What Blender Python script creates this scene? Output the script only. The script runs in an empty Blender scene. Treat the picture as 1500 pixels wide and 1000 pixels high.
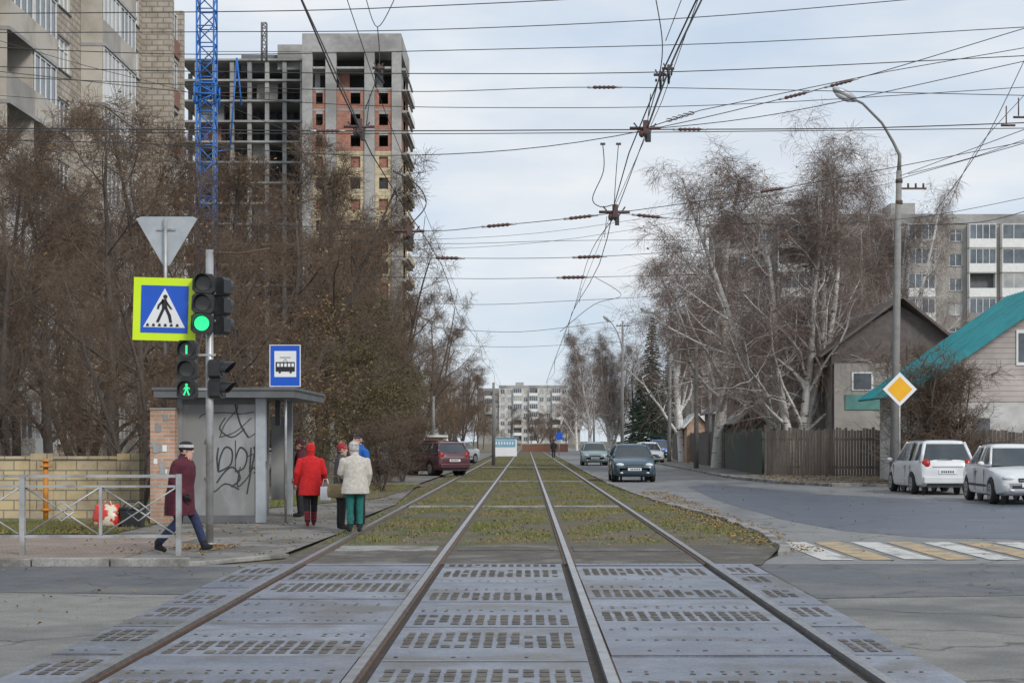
import bpy, math, random
import numpy as np
from mathutils import Vector, Matrix, kdtree
random.seed(7); rng=np.random.default_rng(7)
S=bpy.context.scene
F=2400.0
def X(px,d): return (px-771)*d/F
def Z(py,d): return 1.6-(py-645)*d/F
def V(*a): return Vector(a)
# ------------------------------------------------------------ materials
def newmat(name):
    m=bpy.data.materials.new(name); m.use_nodes=True
    nt=m.node_tree; return m,nt,nt.nodes,nt.links,nt.nodes['Principled BSDF']
def M(name,c1,c2=None,scale=4,rough=.85,bump=0,metal=0,emit=None,c3=None,big=.35,stretch=(1,1,1),spec=None,bp=(.45,.6),crack=0,grit=0):
    m,nt,N,L,P=newmat(name)
    P.inputs['Roughness'].default_value=rough; P.inputs['Metallic'].default_value=metal
    if spec is not None: P.inputs['Specular IOR Level'].default_value=spec
    if emit:
        P.inputs['Emission Color'].default_value=(*emit[0],1); P.inputs['Emission Strength'].default_value=emit[1]
    if c2 is None: c2=tuple(c*.82 for c in c1)
    tc=N.new('ShaderNodeTexCoord'); mp=N.new('ShaderNodeMapping'); mp.inputs['Scale'].default_value=stretch
    L.new(tc.outputs['Object'],mp.inputs[0])
    n=N.new('ShaderNodeTexNoise'); n.inputs['Scale'].default_value=scale; n.inputs['Detail'].default_value=8; n.inputs['Roughness'].default_value=.65
    L.new(mp.outputs[0],n.inputs['Vector'])
    r=N.new('ShaderNodeValToRGB'); r.color_ramp.elements[0].position=.35; r.color_ramp.elements[1].position=.65
    r.color_ramp.elements[0].color=(*c1,1); r.color_ramp.elements[1].color=(*c2,1)
    L.new(n.outputs[0],r.inputs[0]); out=r.outputs[0]
    def mul(out,fac_socket,blend='MULTIPLY'):
        mx=N.new('ShaderNodeMix'); mx.data_type='RGBA'; mx.blend_type=blend; mx.inputs[0].default_value=1
        L.new(out,mx.inputs[6]); L.new(fac_socket,mx.inputs[7]); return mx.outputs[2]
    if c3 is not None:
        n2=N.new('ShaderNodeTexNoise'); n2.inputs['Scale'].default_value=big; n2.inputs['Detail'].default_value=7; n2.inputs['Roughness'].default_value=.6
        L.new(mp.outputs[0],n2.inputs['Vector'])
        r2=N.new('ShaderNodeValToRGB'); r2.color_ramp.elements[0].position=bp[0]; r2.color_ramp.elements[1].position=bp[1]
        L.new(n2.outputs[0],r2.inputs[0])
        mx=N.new('ShaderNodeMix'); mx.data_type='RGBA'; L.new(r2.outputs[0],mx.inputs[0]); L.new(out,mx.inputs[6]); mx.inputs[7].default_value=(*c3,1)
        out=mx.outputs[2]
    if crack:
        nd=N.new('ShaderNodeTexNoise'); nd.inputs['Scale'].default_value=1.3; nd.inputs['Detail'].default_value=5; L.new(tc.outputs['Object'],nd.inputs['Vector'])
        va=N.new('ShaderNodeMix'); va.data_type='RGBA'; va.blend_type='ADD'; va.inputs[0].default_value=1; L.new(tc.outputs['Object'],va.inputs[6]); L.new(nd.outputs['Color'],va.inputs[7])
        vo=N.new('ShaderNodeTexVoronoi'); vo.feature='DISTANCE_TO_EDGE'; vo.inputs['Scale'].default_value=crack; L.new(va.outputs[2],vo.inputs['Vector'])
        rc=N.new('ShaderNodeValToRGB'); rc.color_ramp.elements[0].position=0.002; rc.color_ramp.elements[1].position=.014; rc.color_ramp.elements[0].color=(.45,.44,.42,1); rc.color_ramp.elements[1].color=(1,1,1,1)
        L.new(vo.outputs['Distance'],rc.inputs[0]); out=mul(out,rc.outputs[0])
    if grit:
        ng=N.new('ShaderNodeTexNoise'); ng.inputs['Scale'].default_value=45; ng.inputs['Detail'].default_value=3; L.new(tc.outputs['Object'],ng.inputs['Vector'])
        rg=N.new('ShaderNodeValToRGB'); rg.color_ramp.elements[0].position=.35; rg.color_ramp.elements[1].position=.65; g=1-grit; rg.color_ramp.elements[0].color=(g,g,g,1); rg.color_ramp.elements[1].color=(1,1,1,1)
        L.new(ng.outputs[0],rg.inputs[0]); out=mul(out,rg.outputs[0])
    L.new(out,P.inputs['Base Color'])
    if bump:
        b=N.new('ShaderNodeBump'); b.inputs['Strength'].default_value=bump; b.inputs['Distance'].default_value=.02
        n3=N.new('ShaderNodeTexNoise'); n3.inputs['Scale'].default_value=scale*6; n3.inputs['Detail'].default_value=4
        L.new(mp.outputs[0],n3.inputs['Vector']); L.new(n3.outputs[0],b.inputs['Height']); L.new(b.outputs[0],P.inputs['Normal'])
    return m
def BR(name,c1,c2,mort,bw=.25,bh=.075,ms=.012,rough=.9,off=.5,flat=False,dirt=.72):
    m,nt,N,L,P=newmat(name); P.inputs['Roughness'].default_value=rough
    tc=N.new('ShaderNodeTexCoord'); s=N.new('ShaderNodeSeparateXYZ'); L.new(tc.outputs['Object'],s.inputs[0])
    a=N.new('ShaderNodeMath'); a.operation='ADD'; L.new(s.outputs[0],a.inputs[0])
    if flat: a.inputs[1].default_value=0
    else: L.new(s.outputs[1],a.inputs[1])
    c=N.new('ShaderNodeCombineXYZ'); L.new(a.outputs[0],c.inputs[0]); L.new(s.outputs[1 if flat else 2],c.inputs[1])
    b=N.new('ShaderNodeTexBrick'); b.offset=off; b.inputs['Scale'].default_value=1; b.inputs['Brick Width'].default_value=bw; b.inputs['Row Height'].default_value=bh
    b.inputs['Mortar Size'].default_value=ms; b.inputs['Color1'].default_value=(*c1,1); b.inputs['Color2'].default_value=(*c2,1); b.inputs['Mortar'].default_value=(*mort,1)
    L.new(c.outputs[0],b.inputs['Vector'])
    n=N.new('ShaderNodeTexNoise'); n.inputs['Scale'].default_value=1.4; n.inputs['Detail'].default_value=9; n.inputs['Roughness'].default_value=.65; L.new(tc.outputs['Object'],n.inputs['Vector'])
    r=N.new('ShaderNodeValToRGB'); r.color_ramp.elements[0].position=.35; r.color_ramp.elements[1].position=.62
    r.color_ramp.elements[0].color=(dirt,dirt*.97,dirt*.93,1); r.color_ramp.elements[1].color=(1,1,1,1); L.new(n.outputs[0],r.inputs[0])
    mx=N.new('ShaderNodeMix'); mx.data_type='RGBA'; mx.blend_type='MULTIPLY'; mx.inputs[0].default_value=1
    L.new(b.outputs[0],mx.inputs[6]); L.new(r.outputs[0],mx.inputs[7]); L.new(mx.outputs[2],P.inputs['Base Color'])
    return m
m_dirt=M('dirt',(.13,.10,.075),(.19,.155,.115),1.5,.95,.5,c3=(.10,.10,.05),big=.25)
m_asph=M('asphalt_worn',(.21,.205,.19),(.28,.27,.25),3,.85,.5,c3=(.15,.15,.145),big=.28,bp=(.47,.56),crack=.33,grit=.3)
m_asphs=M('asphalt_side_road',(.205,.205,.205),(.275,.27,.262),2,.8,.5,c3=(.15,.155,.165),big=.2,bp=(.48,.58),stretch=(1,.3,1),crack=.3,grit=.3)
m_asphd=M('asphalt_dark',(.085,.09,.10),(.13,.133,.145),3,.6,.5,c3=(.17,.165,.155),big=.5,bp=(.5,.62),crack=.5,grit=.3)
m_asphb=M('asphalt_new',(.065,.08,.115),(.095,.11,.145),2,.42,.4,c3=(.13,.14,.16),big=.4,bp=(.52,.66),stretch=(.5,1,1),crack=.25,grit=.25)
m_walk=M('pavement_asphalt',(.20,.19,.175),(.28,.265,.245),3,.9,.5,c3=(.14,.13,.11),big=.7,bp=(.48,.58),crack=.6,grit=.3)
m_pave=BR('paving_bricks',(.29,.22,.185),(.34,.27,.23),(.15,.13,.11),.2,.1,.008,flat=True)
m_kerb=M('kerb_concrete',(.28,.27,.255),(.4,.385,.36),5,.9,.4,c3=(.17,.16,.14),big=1.5,grit=.25)
m_slab=M('crossing_slab',(.15,.168,.215),(.235,.25,.30),2,.45,.3,c3=(.135,.13,.125),big=.8,bp=(.48,.62),grit=.3)
m_slab2=M('crossing_slab_worn',(.18,.20,.25),(.28,.295,.345),3,.45,.3,c3=(.15,.145,.14),big=1.1,bp=(.5,.65),grit=.3)
m_cell=M('slab_dirt_cells',(.07,.062,.055),(.20,.175,.145),2,.95,.4,grit=.3)
m_gap=M('rail_groove',(.03,.028,.026),(.07,.055,.045),8,.95)
m_rail=M('rail_steel',(.27,.265,.265),(.42,.42,.43),6,.35,0,.75)
m_rust=M('rust',(.10,.06,.04),(.15,.095,.065),12,.85,.3)
m_trackdirt=M('track_dirt',(.085,.075,.065),(.15,.135,.115),3,.95,.8,c3=(.2,.19,.17),big=1,bp=(.52,.62),grit=.4)
m_ballast=M('track_soil',(.12,.095,.07),(.19,.155,.11),3,.95,.8,c3=(.10,.115,.04),big=.9,grit=.4)
m_white=M('white_paint',(.55,.54,.51),(.70,.68,.64),9,.75,c3=(.3,.295,.28),big=2.4,bp=(.5,.62),grit=.3)
m_yel=M('yellow_paint',(.48,.34,.17),(.56,.42,.24),9,.75,c3=(.28,.255,.21),big=2.4,bp=(.46,.6),grit=.3)
m_conc=M('concrete',(.33,.325,.31),(.42,.415,.4),2,.9,.3,c3=(.25,.245,.235),big=.2)
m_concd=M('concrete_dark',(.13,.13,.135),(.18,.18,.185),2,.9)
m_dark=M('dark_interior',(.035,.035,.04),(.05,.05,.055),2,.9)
m_redbr=BR('red_brick',(.36,.15,.10),(.42,.19,.13),(.34,.28,.25),.9,.3,.02)
m_yelbr=BR('yellow_brick',(.60,.50,.32),(.66,.56,.38),(.48,.42,.31),.9,.3,.02)
m_beige=BR('beige_brick_tiles',(.42,.375,.315),(.50,.445,.375),(.28,.25,.215),.62,.3,.04,dirt=.72)
m_beige2=M('beige_panel',(.48,.44,.385),(.56,.52,.45),1,.9,c3=(.38,.345,.295),big=.5)
m_grbr=M('grey_block_wall',(.33,.31,.285),(.40,.38,.35),.8,.9,c3=(.27,.255,.235),big=.25)
m_brn=M('brown_panel',(.22,.10,.07),(.27,.13,.09),2,.8)
m_winf=M('window_frame_white',(.68,.68,.66),(.8,.8,.78),3,.6)
m_glass=M('window_glass',(.05,.065,.08),(.16,.19,.22),.45,.08,spec=.8)
m_curt=M('curtained_glass',(.3,.31,.31),(.45,.45,.43),.8,.2)
m_steel=M('galvanised_steel',(.40,.41,.42),(.52,.53,.54),6,.45,0,.4,c3=(.3,.29,.27),big=3)
m_pole=M('concrete_pole',(.20,.195,.185),(.27,.26,.25),5,.9,.2)
m_black=M('black_plastic',(.02,.022,.024),(.035,.036,.038),5,.45)
m_wire=M('wire',(.03,.03,.033),(.05,.05,.05),5,.6)
m_ins=M('insulator_brown',(.07,.035,.03),(.11,.055,.045),5,.4)
m_blue=M('sign_blue',(.01,.09,.52),(.012,.10,.56),2,.35)
m_fluo=M('sign_fluorescent',(.62,.86,.01),(.66,.9,.02),2,.4)
m_signw=M('sign_white',(.74,.75,.76),(.82,.82,.82),2,.35)
m_signb=M('sign_black',(.015,.015,.015),(.02,.02,.02),2,.4)
m_signor=M('sign_orange',(.85,.42,.01),(.88,.46,.02),2,.35)
m_signback=M('sign_back_grey',(.38,.41,.43),(.48,.51,.53),3,.4,0,.3)
m_green=M('signal_green_lamp',(.02,.3,.1),None,2,.3,emit=((.03,.95,.33),1.1))
m_lensoff=M('signal_lens_off',(.05,.05,.045),(.08,.07,.06),5,.2)
m_shelt=M('shelter_metal_grey',(.29,.30,.31),(.36,.37,.38),2,.55,c3=(.22,.22,.215),big=1.2,stretch=(1,1,.4))
m_sheltd=M('shelter_dark_grey',(.10,.105,.11),(.14,.145,.15),3,.5)
m_graf=M('graffiti_black',(.03,.028,.028),(.05,.05,.05),6,.7)
m_stone=BR('yellow_stone_blocks',(.58,.46,.24),(.48,.40,.28),(.24,.21,.16),.42,.2,.014,dirt=.5)
m_brickp=BR('orange_brick',(.48,.25,.155),(.56,.34,.235),(.48,.43,.37),.25,.075,.012,dirt=.62)
m_orange=M('orange_pipe_paint',(.6,.24,.03),(.45,.17,.03),6,.6)
m_teal=M('teal_metal_roof',(.02,.24,.28),(.03,.30,.33),2,.4,0,.1,c3=(.02,.20,.23),big=.8,stretch=(1,6,1))
m_darkroof=M('dark_slate_roof',(.10,.085,.08),(.15,.13,.12),3,.8)
m_wood=M('weathered_wood',(.11,.09,.075),(.19,.155,.13),3,.95,.3,stretch=(5,5,.5),c3=(.08,.068,.06),big=.4)
m_woodg=M('green_fence_paint',(.045,.09,.07),(.07,.13,.10),3,.8,stretch=(5,5,.5),c3=(.10,.09,.075),big=.5)
m_white_r=M('whitewash',(.55,.54,.52),(.64,.63,.61),2,.9,.2,c3=(.42,.41,.385),big=.6)
m_green_b=M('sea_green_boards',(.08,.22,.2),(.12,.28,.25),2,.7)
m_crane=M('crane_blue',(.02,.13,.42),(.03,.17,.5),3,.5)
m_bark=M('bark_dark',(.07,.056,.048),(.12,.10,.085),8,.95,.4,stretch=(3,3,.6))
m_twig=M('twigs_brown',(.125,.085,.06),(.18,.13,.095),1.2,.95)
m_twigr=M('twigs_birch',(.18,.125,.105),(.25,.19,.16),1.5,.95)
m_birch=M('birch_bark',(.60,.58,.55),(.74,.72,.68),2,.8,c3=(.07,.065,.06),big=2.2,stretch=(1,1,3.2),bp=(.58,.63))
m_leafb=M('leaves_brown',(.19,.115,.05),(.26,.17,.075),1,.9)
m_leafo=M('leaves_olive',(.085,.08,.03),(.13,.11,.045),.5,.9)
m_leafy=M('leaves_yellow',(.38,.24,.07),(.27,.15,.05),.8,.9)
m_grass=M('grass_blades',(.13,.165,.035),(.20,.21,.065),.7,.9,c3=(.26,.21,.10),big=.6)
m_grassb=M('grass_ground',(.10,.10,.035),(.17,.14,.07),2.5,.95,.5,c3=(.16,.125,.08),big=.7,grit=.3)
m_conif=M('conifer_needles',(.02,.04,.025),(.035,.06,.035),2,.9)
m_rubber=M('tyre_rubber',(.02,.02,.02),(.035,.034,.032),5,.85)
m_rim=M('wheel_rim',(.4,.41,.42),(.5,.5,.5),5,.35,0,.7)
m_cglass=M('car_glass',(.025,.035,.04),(.05,.06,.07),1,.05,spec=.9)
m_lamp=M('lamp_glass',(.65,.67,.7),(.75,.76,.78),5,.1)
m_tail=M('tail_light',(.45,.02,.015),(.35,.02,.015),5,.2)
def paint(n,c):
    m=M(n,c,tuple(x*.93 for x in c),2,.28,c3=tuple(x*.75+.02 for x in c),big=1.2,bp=(.5,.8)); m.node_tree.nodes['Principled BSDF'].inputs['Coat Weight'].default_value=.5; return m
# ------------------------------------------------------------ builder
class B:
    def __init__(s): s.v=[];s.f=[];s.m=[];s.s=[];s.mats=[]
    def mi(s,m):
        if m not in s.mats: s.mats.append(m)
        return s.mats.index(m)
    def poly(s,pts,m,sm=False):
        n=len(s.v); s.v+= [tuple(p) for p in pts]; s.f.append(tuple(range(n,n+len(pts)))); s.m.append(s.mi(m)); s.s.append(sm)
    def obox(s,o,u,n,u0,u1,z0,z1,d0,d1,m,w=V(0,0,1)):
        k=len(s.v)
        for d in (d0,d1):
            for z in (z0,z1):
                for a in (u0,u1): s.v.append(tuple(o+u*a+w*z+n*d))
        for q in ((0,1,3,2),(4,6,7,5),(0,4,5,1),(2,3,7,6),(0,2,6,4),(1,5,7,3)):
            s.f.append(tuple(k+i for i in q)); s.m.append(s.mi(m)); s.s.append(False)
    def box(s,x0,x1,y0,y1,z0,z1,m): s.obox(V(0,0,0),V(1,0,0),V(0,1,0),x0,x1,z0,z1,y0,y1,m)
    def cbox(s,c,sz,m,rot=None):
        R=rot if rot else Matrix.Identity(3)
        s.obox(V(*c),R@V(1,0,0),R@V(0,1,0),-sz[0]/2,sz[0]/2,-sz[2]/2,sz[2]/2,-sz[1]/2,sz[1]/2,m,R@V(0,0,1))
    def loft(s,rings,m,cap=True,sm=True):
        k=len(s.v); n=len(rings[0]); mi=s.mi(m)
        for r in rings: s.v+=[tuple(p) for p in r]
        for i in range(len(rings)-1):
            for j in range(n):
                a=k+i*n+j; b=k+i*n+(j+1)%n; s.f.append((a,b,b+n,a+n)); s.m.append(mi); s.s.append(sm)
        if cap:
            s.f.append(tuple(range(k+n-1,k-1,-1))); s.m.append(mi); s.s.append(False)
            e=k+(len(rings)-1)*n; s.f.append(tuple(range(e,e+n))); s.m.append(mi); s.s.append(False)
    def tube(s,pts,r,m,n=6,cap=True):
        pts=[V(*p) for p in pts]; N=len(pts); rs=r if hasattr(r,'__len__') else [r]*N; rings=[]
        ref=None
        for i in range(N):
            t=(pts[min(i+1,N-1)]-pts[max(i-1,0)]).normalized()
            if ref is None: ref=V(0,0,1) if abs(t.z)<.8 else V(0,1,0)
            a=t.cross(ref).normalized(); b=t.cross(a)
            rings.append([pts[i]+a*math.cos(2*math.pi*j/n)*rs[i]+b*math.sin(2*math.pi*j/n)*rs[i] for j in range(n)])
        s.loft(rings,m,cap)
    def disc(s,c,nrm,r,th,m,n=20):
        c=V(*c);nrm=V(*nrm).normalized(); s.tube([c,c+nrm*th],r,m,n)
    def ell(s,c,r,m,nu=12,nv=8,R=None):
        rings=[]
        for i in range(nv+1):
            t=math.pi*(i/nv); t=min(max(t,.02),math.pi-.02)
            ring=[V(math.sin(t)*math.cos(2*math.pi*j/nu)*r[0],math.sin(t)*math.sin(2*math.pi*j/nu)*r[1],-math.cos(t)*r[2]) for j in range(nu)]
            if R: ring=[R@p for p in ring]
            rings.append([V(*c)+p for p in ring])
        s.loft(rings,m)
    def prism(s,pts2,o,u,w,n,th,m):
        a=[o+u*p[0]+w*p[1] for p in pts2]; b=[p+n*th for p in a]
        s.poly(a,m); s.poly(b[::-1],m)
        for i in range(len(a)): j=(i+1)%len(a); s.poly([a[i],a[j],b[j],b[i]],m)
    def done(s,name,bevel=0,loc=None,rotz=0):
        me=bpy.data.meshes.new(name); me.from_pydata(s.v,[],s.f)
        for m in s.mats: me.materials.append(m)
        me.polygons.foreach_set('material_index',s.m); me.polygons.foreach_set('use_smooth',s.s); me.update()
        o=bpy.data.objects.new(name,me); S.collection.objects.link(o)
        if loc: o.location=loc
        o.rotation_euler[2]=rotz
        if bevel:
            md=o.modifiers.new('b','BEVEL'); md.width=bevel; md.segments=2; md.limit_method='ANGLE'; md.angle_limit=.7
        return o
U=V(1,0,0);W=V(0,0,1);NF=V(0,-1,0)
def np_mesh(name,verts,faces,midx,mats):
    me=bpy.data.meshes.new(name); nv=len(verts); nf=len(faces); k=faces.shape[1]
    me.vertices.add(nv); me.vertices.foreach_set('co',verts.astype(np.float32).ravel())
    me.loops.add(nf*k); me.loops.foreach_set('vertex_index',faces.astype(np.int32).ravel())
    me.polygons.add(nf); me.polygons.foreach_set('loop_start',np.arange(0,nf*k,k,dtype=np.int32))
    try: me.polygons.foreach_set('loop_total',np.full(nf,k,dtype=np.int32))
    except Exception: pass
    for m in mats: me.materials.append(m)
    me.polygons.foreach_set('material_index',midx.astype(np.int32)); me.update(calc_edges=True); me.validate()
    return me
def link(name,me,loc=(0,0,0),sc=1,rz=0):
    o=bpy.data.objects.new(name,me); S.collection.objects.link(o); o.location=loc
    o.scale=sc if hasattr(sc,'__len__') else (sc,)*3; o.rotation_euler[2]=rz; return o
def sheet(name,pts,z,m):
    b=B(); b.poly([(p[0],p[1],z) for p in pts],m); return b.done(name)
# ------------------------------------------------------------ ground
sheet('ground',[(-1800,-60),(1800,-60),(1800,2500),(-1800,2500)],-.02,m_dirt)
sheet('cross_street_road',[(-80,-20),(80,-20),(80,21.2),(-80,21.2)],0,m_asph)
sheet('road_asphalt_patch',[(-80,17.2),(-30,17.6),(-12,17.1),(-7,17.5),(-3.52,17.0),(-3.52,20.8),(-80,20.8)],.004,m_asphd)
sheet('road_asphalt_patch',[(2.95,16.6),(5,16.9),(9,17.9),(60,18.5),(60,20.9),(2.95,21.6)],.004,m_asphd)
rd=[(3.0,21.2),(3.9,24),(4.0,33),(3.4,43),(3.05,60),(3.0,80),(3.1,140),(3.1,420),(9.0,420),(9.0,110),(8.6,72),(9.2,62),(10.6,57),(60,57),(60,21.2)]
sheet('side_road',rd,.0045,m_asphs)
sheet('side_road_new_asphalt',[(5.2,33),(5.6,29),(6.6,26.9),(9,26.3),(40,26.2),(40,36),(12,41),(9,48),(7.4,57),(6.6,60),(5.6,57),(5.1,44)],.0085,m_asphb)
sheet('side_road_repair',[(4.3,66),(8.3,67),(8.5,80),(4.6,79)],.0085,m_asphd)
b=B(); x=3.95; i=0
while x<30:
    j=lambda:random.uniform(-.02,.02)
    b.poly([(x+j(),21.9+j()*3,.012),(x+.42+j(),21.9+j()*3,.012),(x+.42+j(),25.7+j()*3,.012),(x+j(),25.7+j()*3,.012)],m_white if i%2==0 else m_yel); x+=.56;i+=1
b.done('zebra_crossing')
# crossing slabs
RA=[-2.885,-1.15,.56,2.335]
b=B(); b.poly([(-3.5,2,.006),(2.88,2,.006),(2.88,20.9,.006),(-3.5,20.9,.006)],m_gap)
segs=[(-3.48,RA[0]-.05),(RA[0]+.12,RA[1]-.06),(RA[1]+.12,RA[2]-.12),(RA[2]+.06,RA[3]-.12),(RA[3]+.05,2.86)]
random.seed(3)
for si,(a,c) in enumerate(segs):
    y=3.0+.3*(si%2); k=0
    while y<20.8:
        L=2.15 if si%4 else 1.8
        y1=min(y+L,20.85); mm=random.choice([m_slab,m_slab2,m_slab]); h=.035+random.uniform(-.006,.006)
        e=.01
        b.obox(V(0,0,0),V(1,0,0),V(0,1,0),a,c,.0,h,y+e,y1-e,mm)
        b.poly([(a,y+e,h+.003),(c,y+e,h+.003),(c,y+e+.05,h+.003),(a,y+e+.05,h+.003)],m_slab2)
        def cells(r0,nr,pitch,cw_,cl_,pr):
            for q in range(nr):
                ry=r0+q*pitch
                if ry+cl_>y1-.07: break
                xx=a+.07
                while xx<c-.1:
                    if random.random()<pr:
                        jj=random.uniform(-.008,.008); f=random.uniform(.7,1)
                        b.poly([(xx+jj,ry,h+.004),(xx+cw_,ry,h+.004),(xx+cw_,ry+cl_*f,h+.004),(xx+jj,ry+cl_*random.uniform(.85,1),h+.004)],m_cell)
                    xx+=.105
        ph=random.random()
        if ph<.45: cells(y+.2,4,.2,.066,.165,.95); cells(y+1.25,2,.12,.03,.045,.75)
        elif ph<.72: cells(y+.22,1,.12,.03,.045,.7); cells(y+.8,5,.2,.066,.165,.93)
        else: cells(y+.25,1,.12,.03,.045,.7); cells(y+.9,1,.12,.03,.045,.7); cells(y+1.6,2,.12,.03,.045,.6)
        y=y1; k+=1
b.done('track_crossing_slabs')
b=B()
for r in RA:
    b.box(r-.036,r+.036,1,300,.0,.055,m_rail)
    b.box(r-.075,r-.037,20.9,300,-.01,.03,m_rust); b.box(r+.037,r+.075,20.9,300,-.01,.028,m_rust)
    b.box(r+.038,r+.055,1,20.9,.0,.03,m_rust)
b.done('tram_rails')
sheet('track_bed_soil',[(-3.25,20.9),(3.0,20.9),(3.9,25),(4.0,33),(3.4,43),(3.05,60),(3.0,300),(-3.3,300),(-3.5,60),(-3.2,30)],.0125,m_ballast)
sheet('track_dark_asphalt',[(-3.3,20.95),(3.0,20.95),(3.7,24),(2.9,24.9),(1.2,24.6),(.3,25.1),(-1.2,24.7),(-3.0,25)],.0165,m_trackdirt)
b=B(); b.box(-3.0,-1.25,38.9,39.8,0,.028,m_kerb); b.box(-1.05,.45,38.9,39.8,0,.026,m_kerb);b.box(.66,2.22,38.9,39.8,0,.027,m_kerb); b.box(-2.75,-1.3,23.5,24.5,0,.028,m_kerb); b.box(-1.0,.4,23.6,24.3,0,.026,m_trackdirt); b.box(.68,2.2,23.4,24.4,0,.026,m_trackdirt); b.box(-2.7,2.2,63,64.4,0,.026,m_kerb); b.box(-2.7,2.2,96,99,0,.026,m_kerb); b.done('track_foot_crossing_slab')
PZ=.05
sheet('pavement',[(-80,21.0),(-4.3,21.0),(-3.35,22.6),(-3.15,28),(-3.35,33),(-3.2,40),(-3.9,60),(-3.6,90),(-3.6,200),(-7.5,200),(-7.5,60),(-7,40),(-80,40)],PZ-.01,m_walk)
sheet('pavement_bricks',[(-80,21.1),(-5.4,21.1),(-5.2,26.5),(-80,26.5)],PZ-.005,m_pave)
sheet('verge_grass',[(-80,27.2),(-6.9,27.2),(-6.9,31.2),(-80,31.2)],PZ,m_grassb)
b=B(); x=-4.3
b.obox(V(-4.3,20.9,0),V(.55,.83,0).normalized(),V(-.83,.55,0).normalized(),0,1.9,-.01,.05,0,.14,m_kerb)
while x>-40:
    b.box(x-.985,x-.005,20.82+random.uniform(-.015,.015),20.98,-.02,.105+random.uniform(-.01,.01),m_kerb); x-=1
b.done('kerb',bevel=.012)
def kerbline(pts,name,h=.12,w=.16):
    b=B()
    for (x0,y0),(x1,y1) in zip(pts[:-1],pts[1:]):
        d=V(x1-x0,y1-y0,0); L=d.length; d.normalize(); n=V(-d.y,d.x,0); k=max(1,int(L/1.0)); 
        for i in range(k):
            q=random.uniform(-.02,.02)
            b.obox(V(x0,y0,0),d,n,i*L/k+.01,(i+1)*L/k-.01,-.01,h+random.uniform(-.02,.01),-w/2+q,w/2+q,m_kerb)
    b.done(name,bevel=.012)
kerbline([(3.55,22.6),(3.8,24),(4.03,28),(4.0,33),(3.65,38),(3.4,43),(3.15,52),(3.05,60),(3.0,80),(3.1,140)],'kerb',.07)
kerbline([(14,57),(10.6,57.0),(9.4,60.5),(8.8,66),(8.6,72),(8.8,90),(9.0,110),(9.0,200)],'kerb',.12)
sheet('pavement',[(10.6,57.1),(30,57.1),(30,64),(11.5,72),(11,110),(11,300),(9.1,300),(9.1,110),(8.7,72),(9.5,60.6)],.08,m_walk)
def blades(name,N,region,h,mat,z0=.012,wid=.008):
    P=region(N); n=len(P); a=rng.uniform(0,2*np.pi,n); hh=h*rng.uniform(.3,1.2,n)*(.6+.4*np.clip(hsh(P,.5,3),0,1)); lean=rng.normal(0,.45,(n,2))*hh[:,None]
    w=np.stack([np.cos(a),np.sin(a)],1)*wid
    v=np.zeros((n,3,3)); v[:,0,:2]=P-w; v[:,1,:2]=P+w; v[:,2,:2]=P+lean; v[:,:2,2]=z0; v[:,2,2]=z0+hh
    return link(name,np_mesh(name,v.reshape(-1,3),np.arange(n*3).reshape(n,3),np.zeros(n),[mat]))
def litter(name,N,region,mats,size=.03,z0=.018):
    P=region(N); n=len(P); a=rng.uniform(0,2*np.pi,n); s=size*rng.uniform(.5,1.3,n)
    c,sn=np.cos(a)*s,np.sin(a)*s
    v=np.zeros((n,4,3)); v[:,0,:2]=P+np.stack([c,sn],1); v[:,1,:2]=P+np.stack([-sn*.7,c*.7],1); v[:,2,:2]=P-np.stack([c,sn],1); v[:,3,:2]=P-np.stack([-sn*.7,c*.7],1)
    v[:,:,2]=z0+rng.uniform(0,.03,(n,4))
    return link(name,np_mesh(name,v.reshape(-1,3),np.arange(n*4).reshape(n,4),rng.integers(0,len(mats),n),mats))
def hsh(P,s,o): return np.sin(P[:,0]*s*1.7+o)*np.sin(P[:,1]*s+o*2.1)+.6*np.sin(P[:,0]*s*3.1-P[:,1]*s*1.3+o)
def reg_track(N,th=.0):
    y=24.5*np.exp(rng.uniform(0,1,N)*math.log(170/24.5)); xr=np.interp(y,[24,25,33,43,60,80],[3.6,3.9,3.95,3.35,3.0,2.95]); xl=-3.15-.2*(y>40)
    x=xl+rng.uniform(0,1,N)*(xr-xl); P=np.stack([x,y],1)
    k=hsh(P,.9,1)+.5*hsh(P,2.7,4)+rng.normal(0,.3,N)>th
    for r in RA: k&=np.abs(x-r)>.12+.1*rng.uniform(0,1,N)
    k&=~((y>38.8)&(y<39.9)&(x<2.3)); k&=~((y>62.9)&(y<64.5)); k&=(y>25.6+rng.normal(0,.5,N))
    return P[k]
blades('track_grass',180000,reg_track,.08,m_grass)
def reg_l(x0,x1,y0,y1):
    def f(N):
        P=np.stack([rng.uniform(x0,x1,N),rng.uniform(y0,y1,N)],1); return P[hsh(P,1.1,2)+rng.normal(0,.6,N)>-.5]
    return f
blades('verge_grass_blades',30000,reg_l(-14,-6.9,27.2,31.3),.1,m_grass,z0=PZ)
litter('fallen_leaves',11000,lambda N:reg_track(N,-.8),[m_leafb,m_leafy,m_leafb],.028,.02)
litter('fallen_leaves',5000,reg_l(-14,-6.9,27,31.3),[m_leafy,m_leafb],.035,PZ+.01)
litter('fallen_leaves',1800,reg_l(-6.9,-3.3,22,60),[m_leafy,m_leafb],.03,PZ)
litter('fallen_leaves',350,reg_l(-5.1,-4.2,23.2,24.3),[m_leafy,m_leafb],.03,PZ)
litter('fallen_leaves',2500,reg_l(3.3,4.3,23,50),[m_leafy,m_leafb],.03,.03)
litter('fallen_leaves',4000,reg_l(9.5,16,57,72),[m_leafy,m_leafb],.05,.09)
litter('fallen_leaves',500,reg_l(-20,-3.5,14,20.7),[m_leafb],.022,.006)
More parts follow.
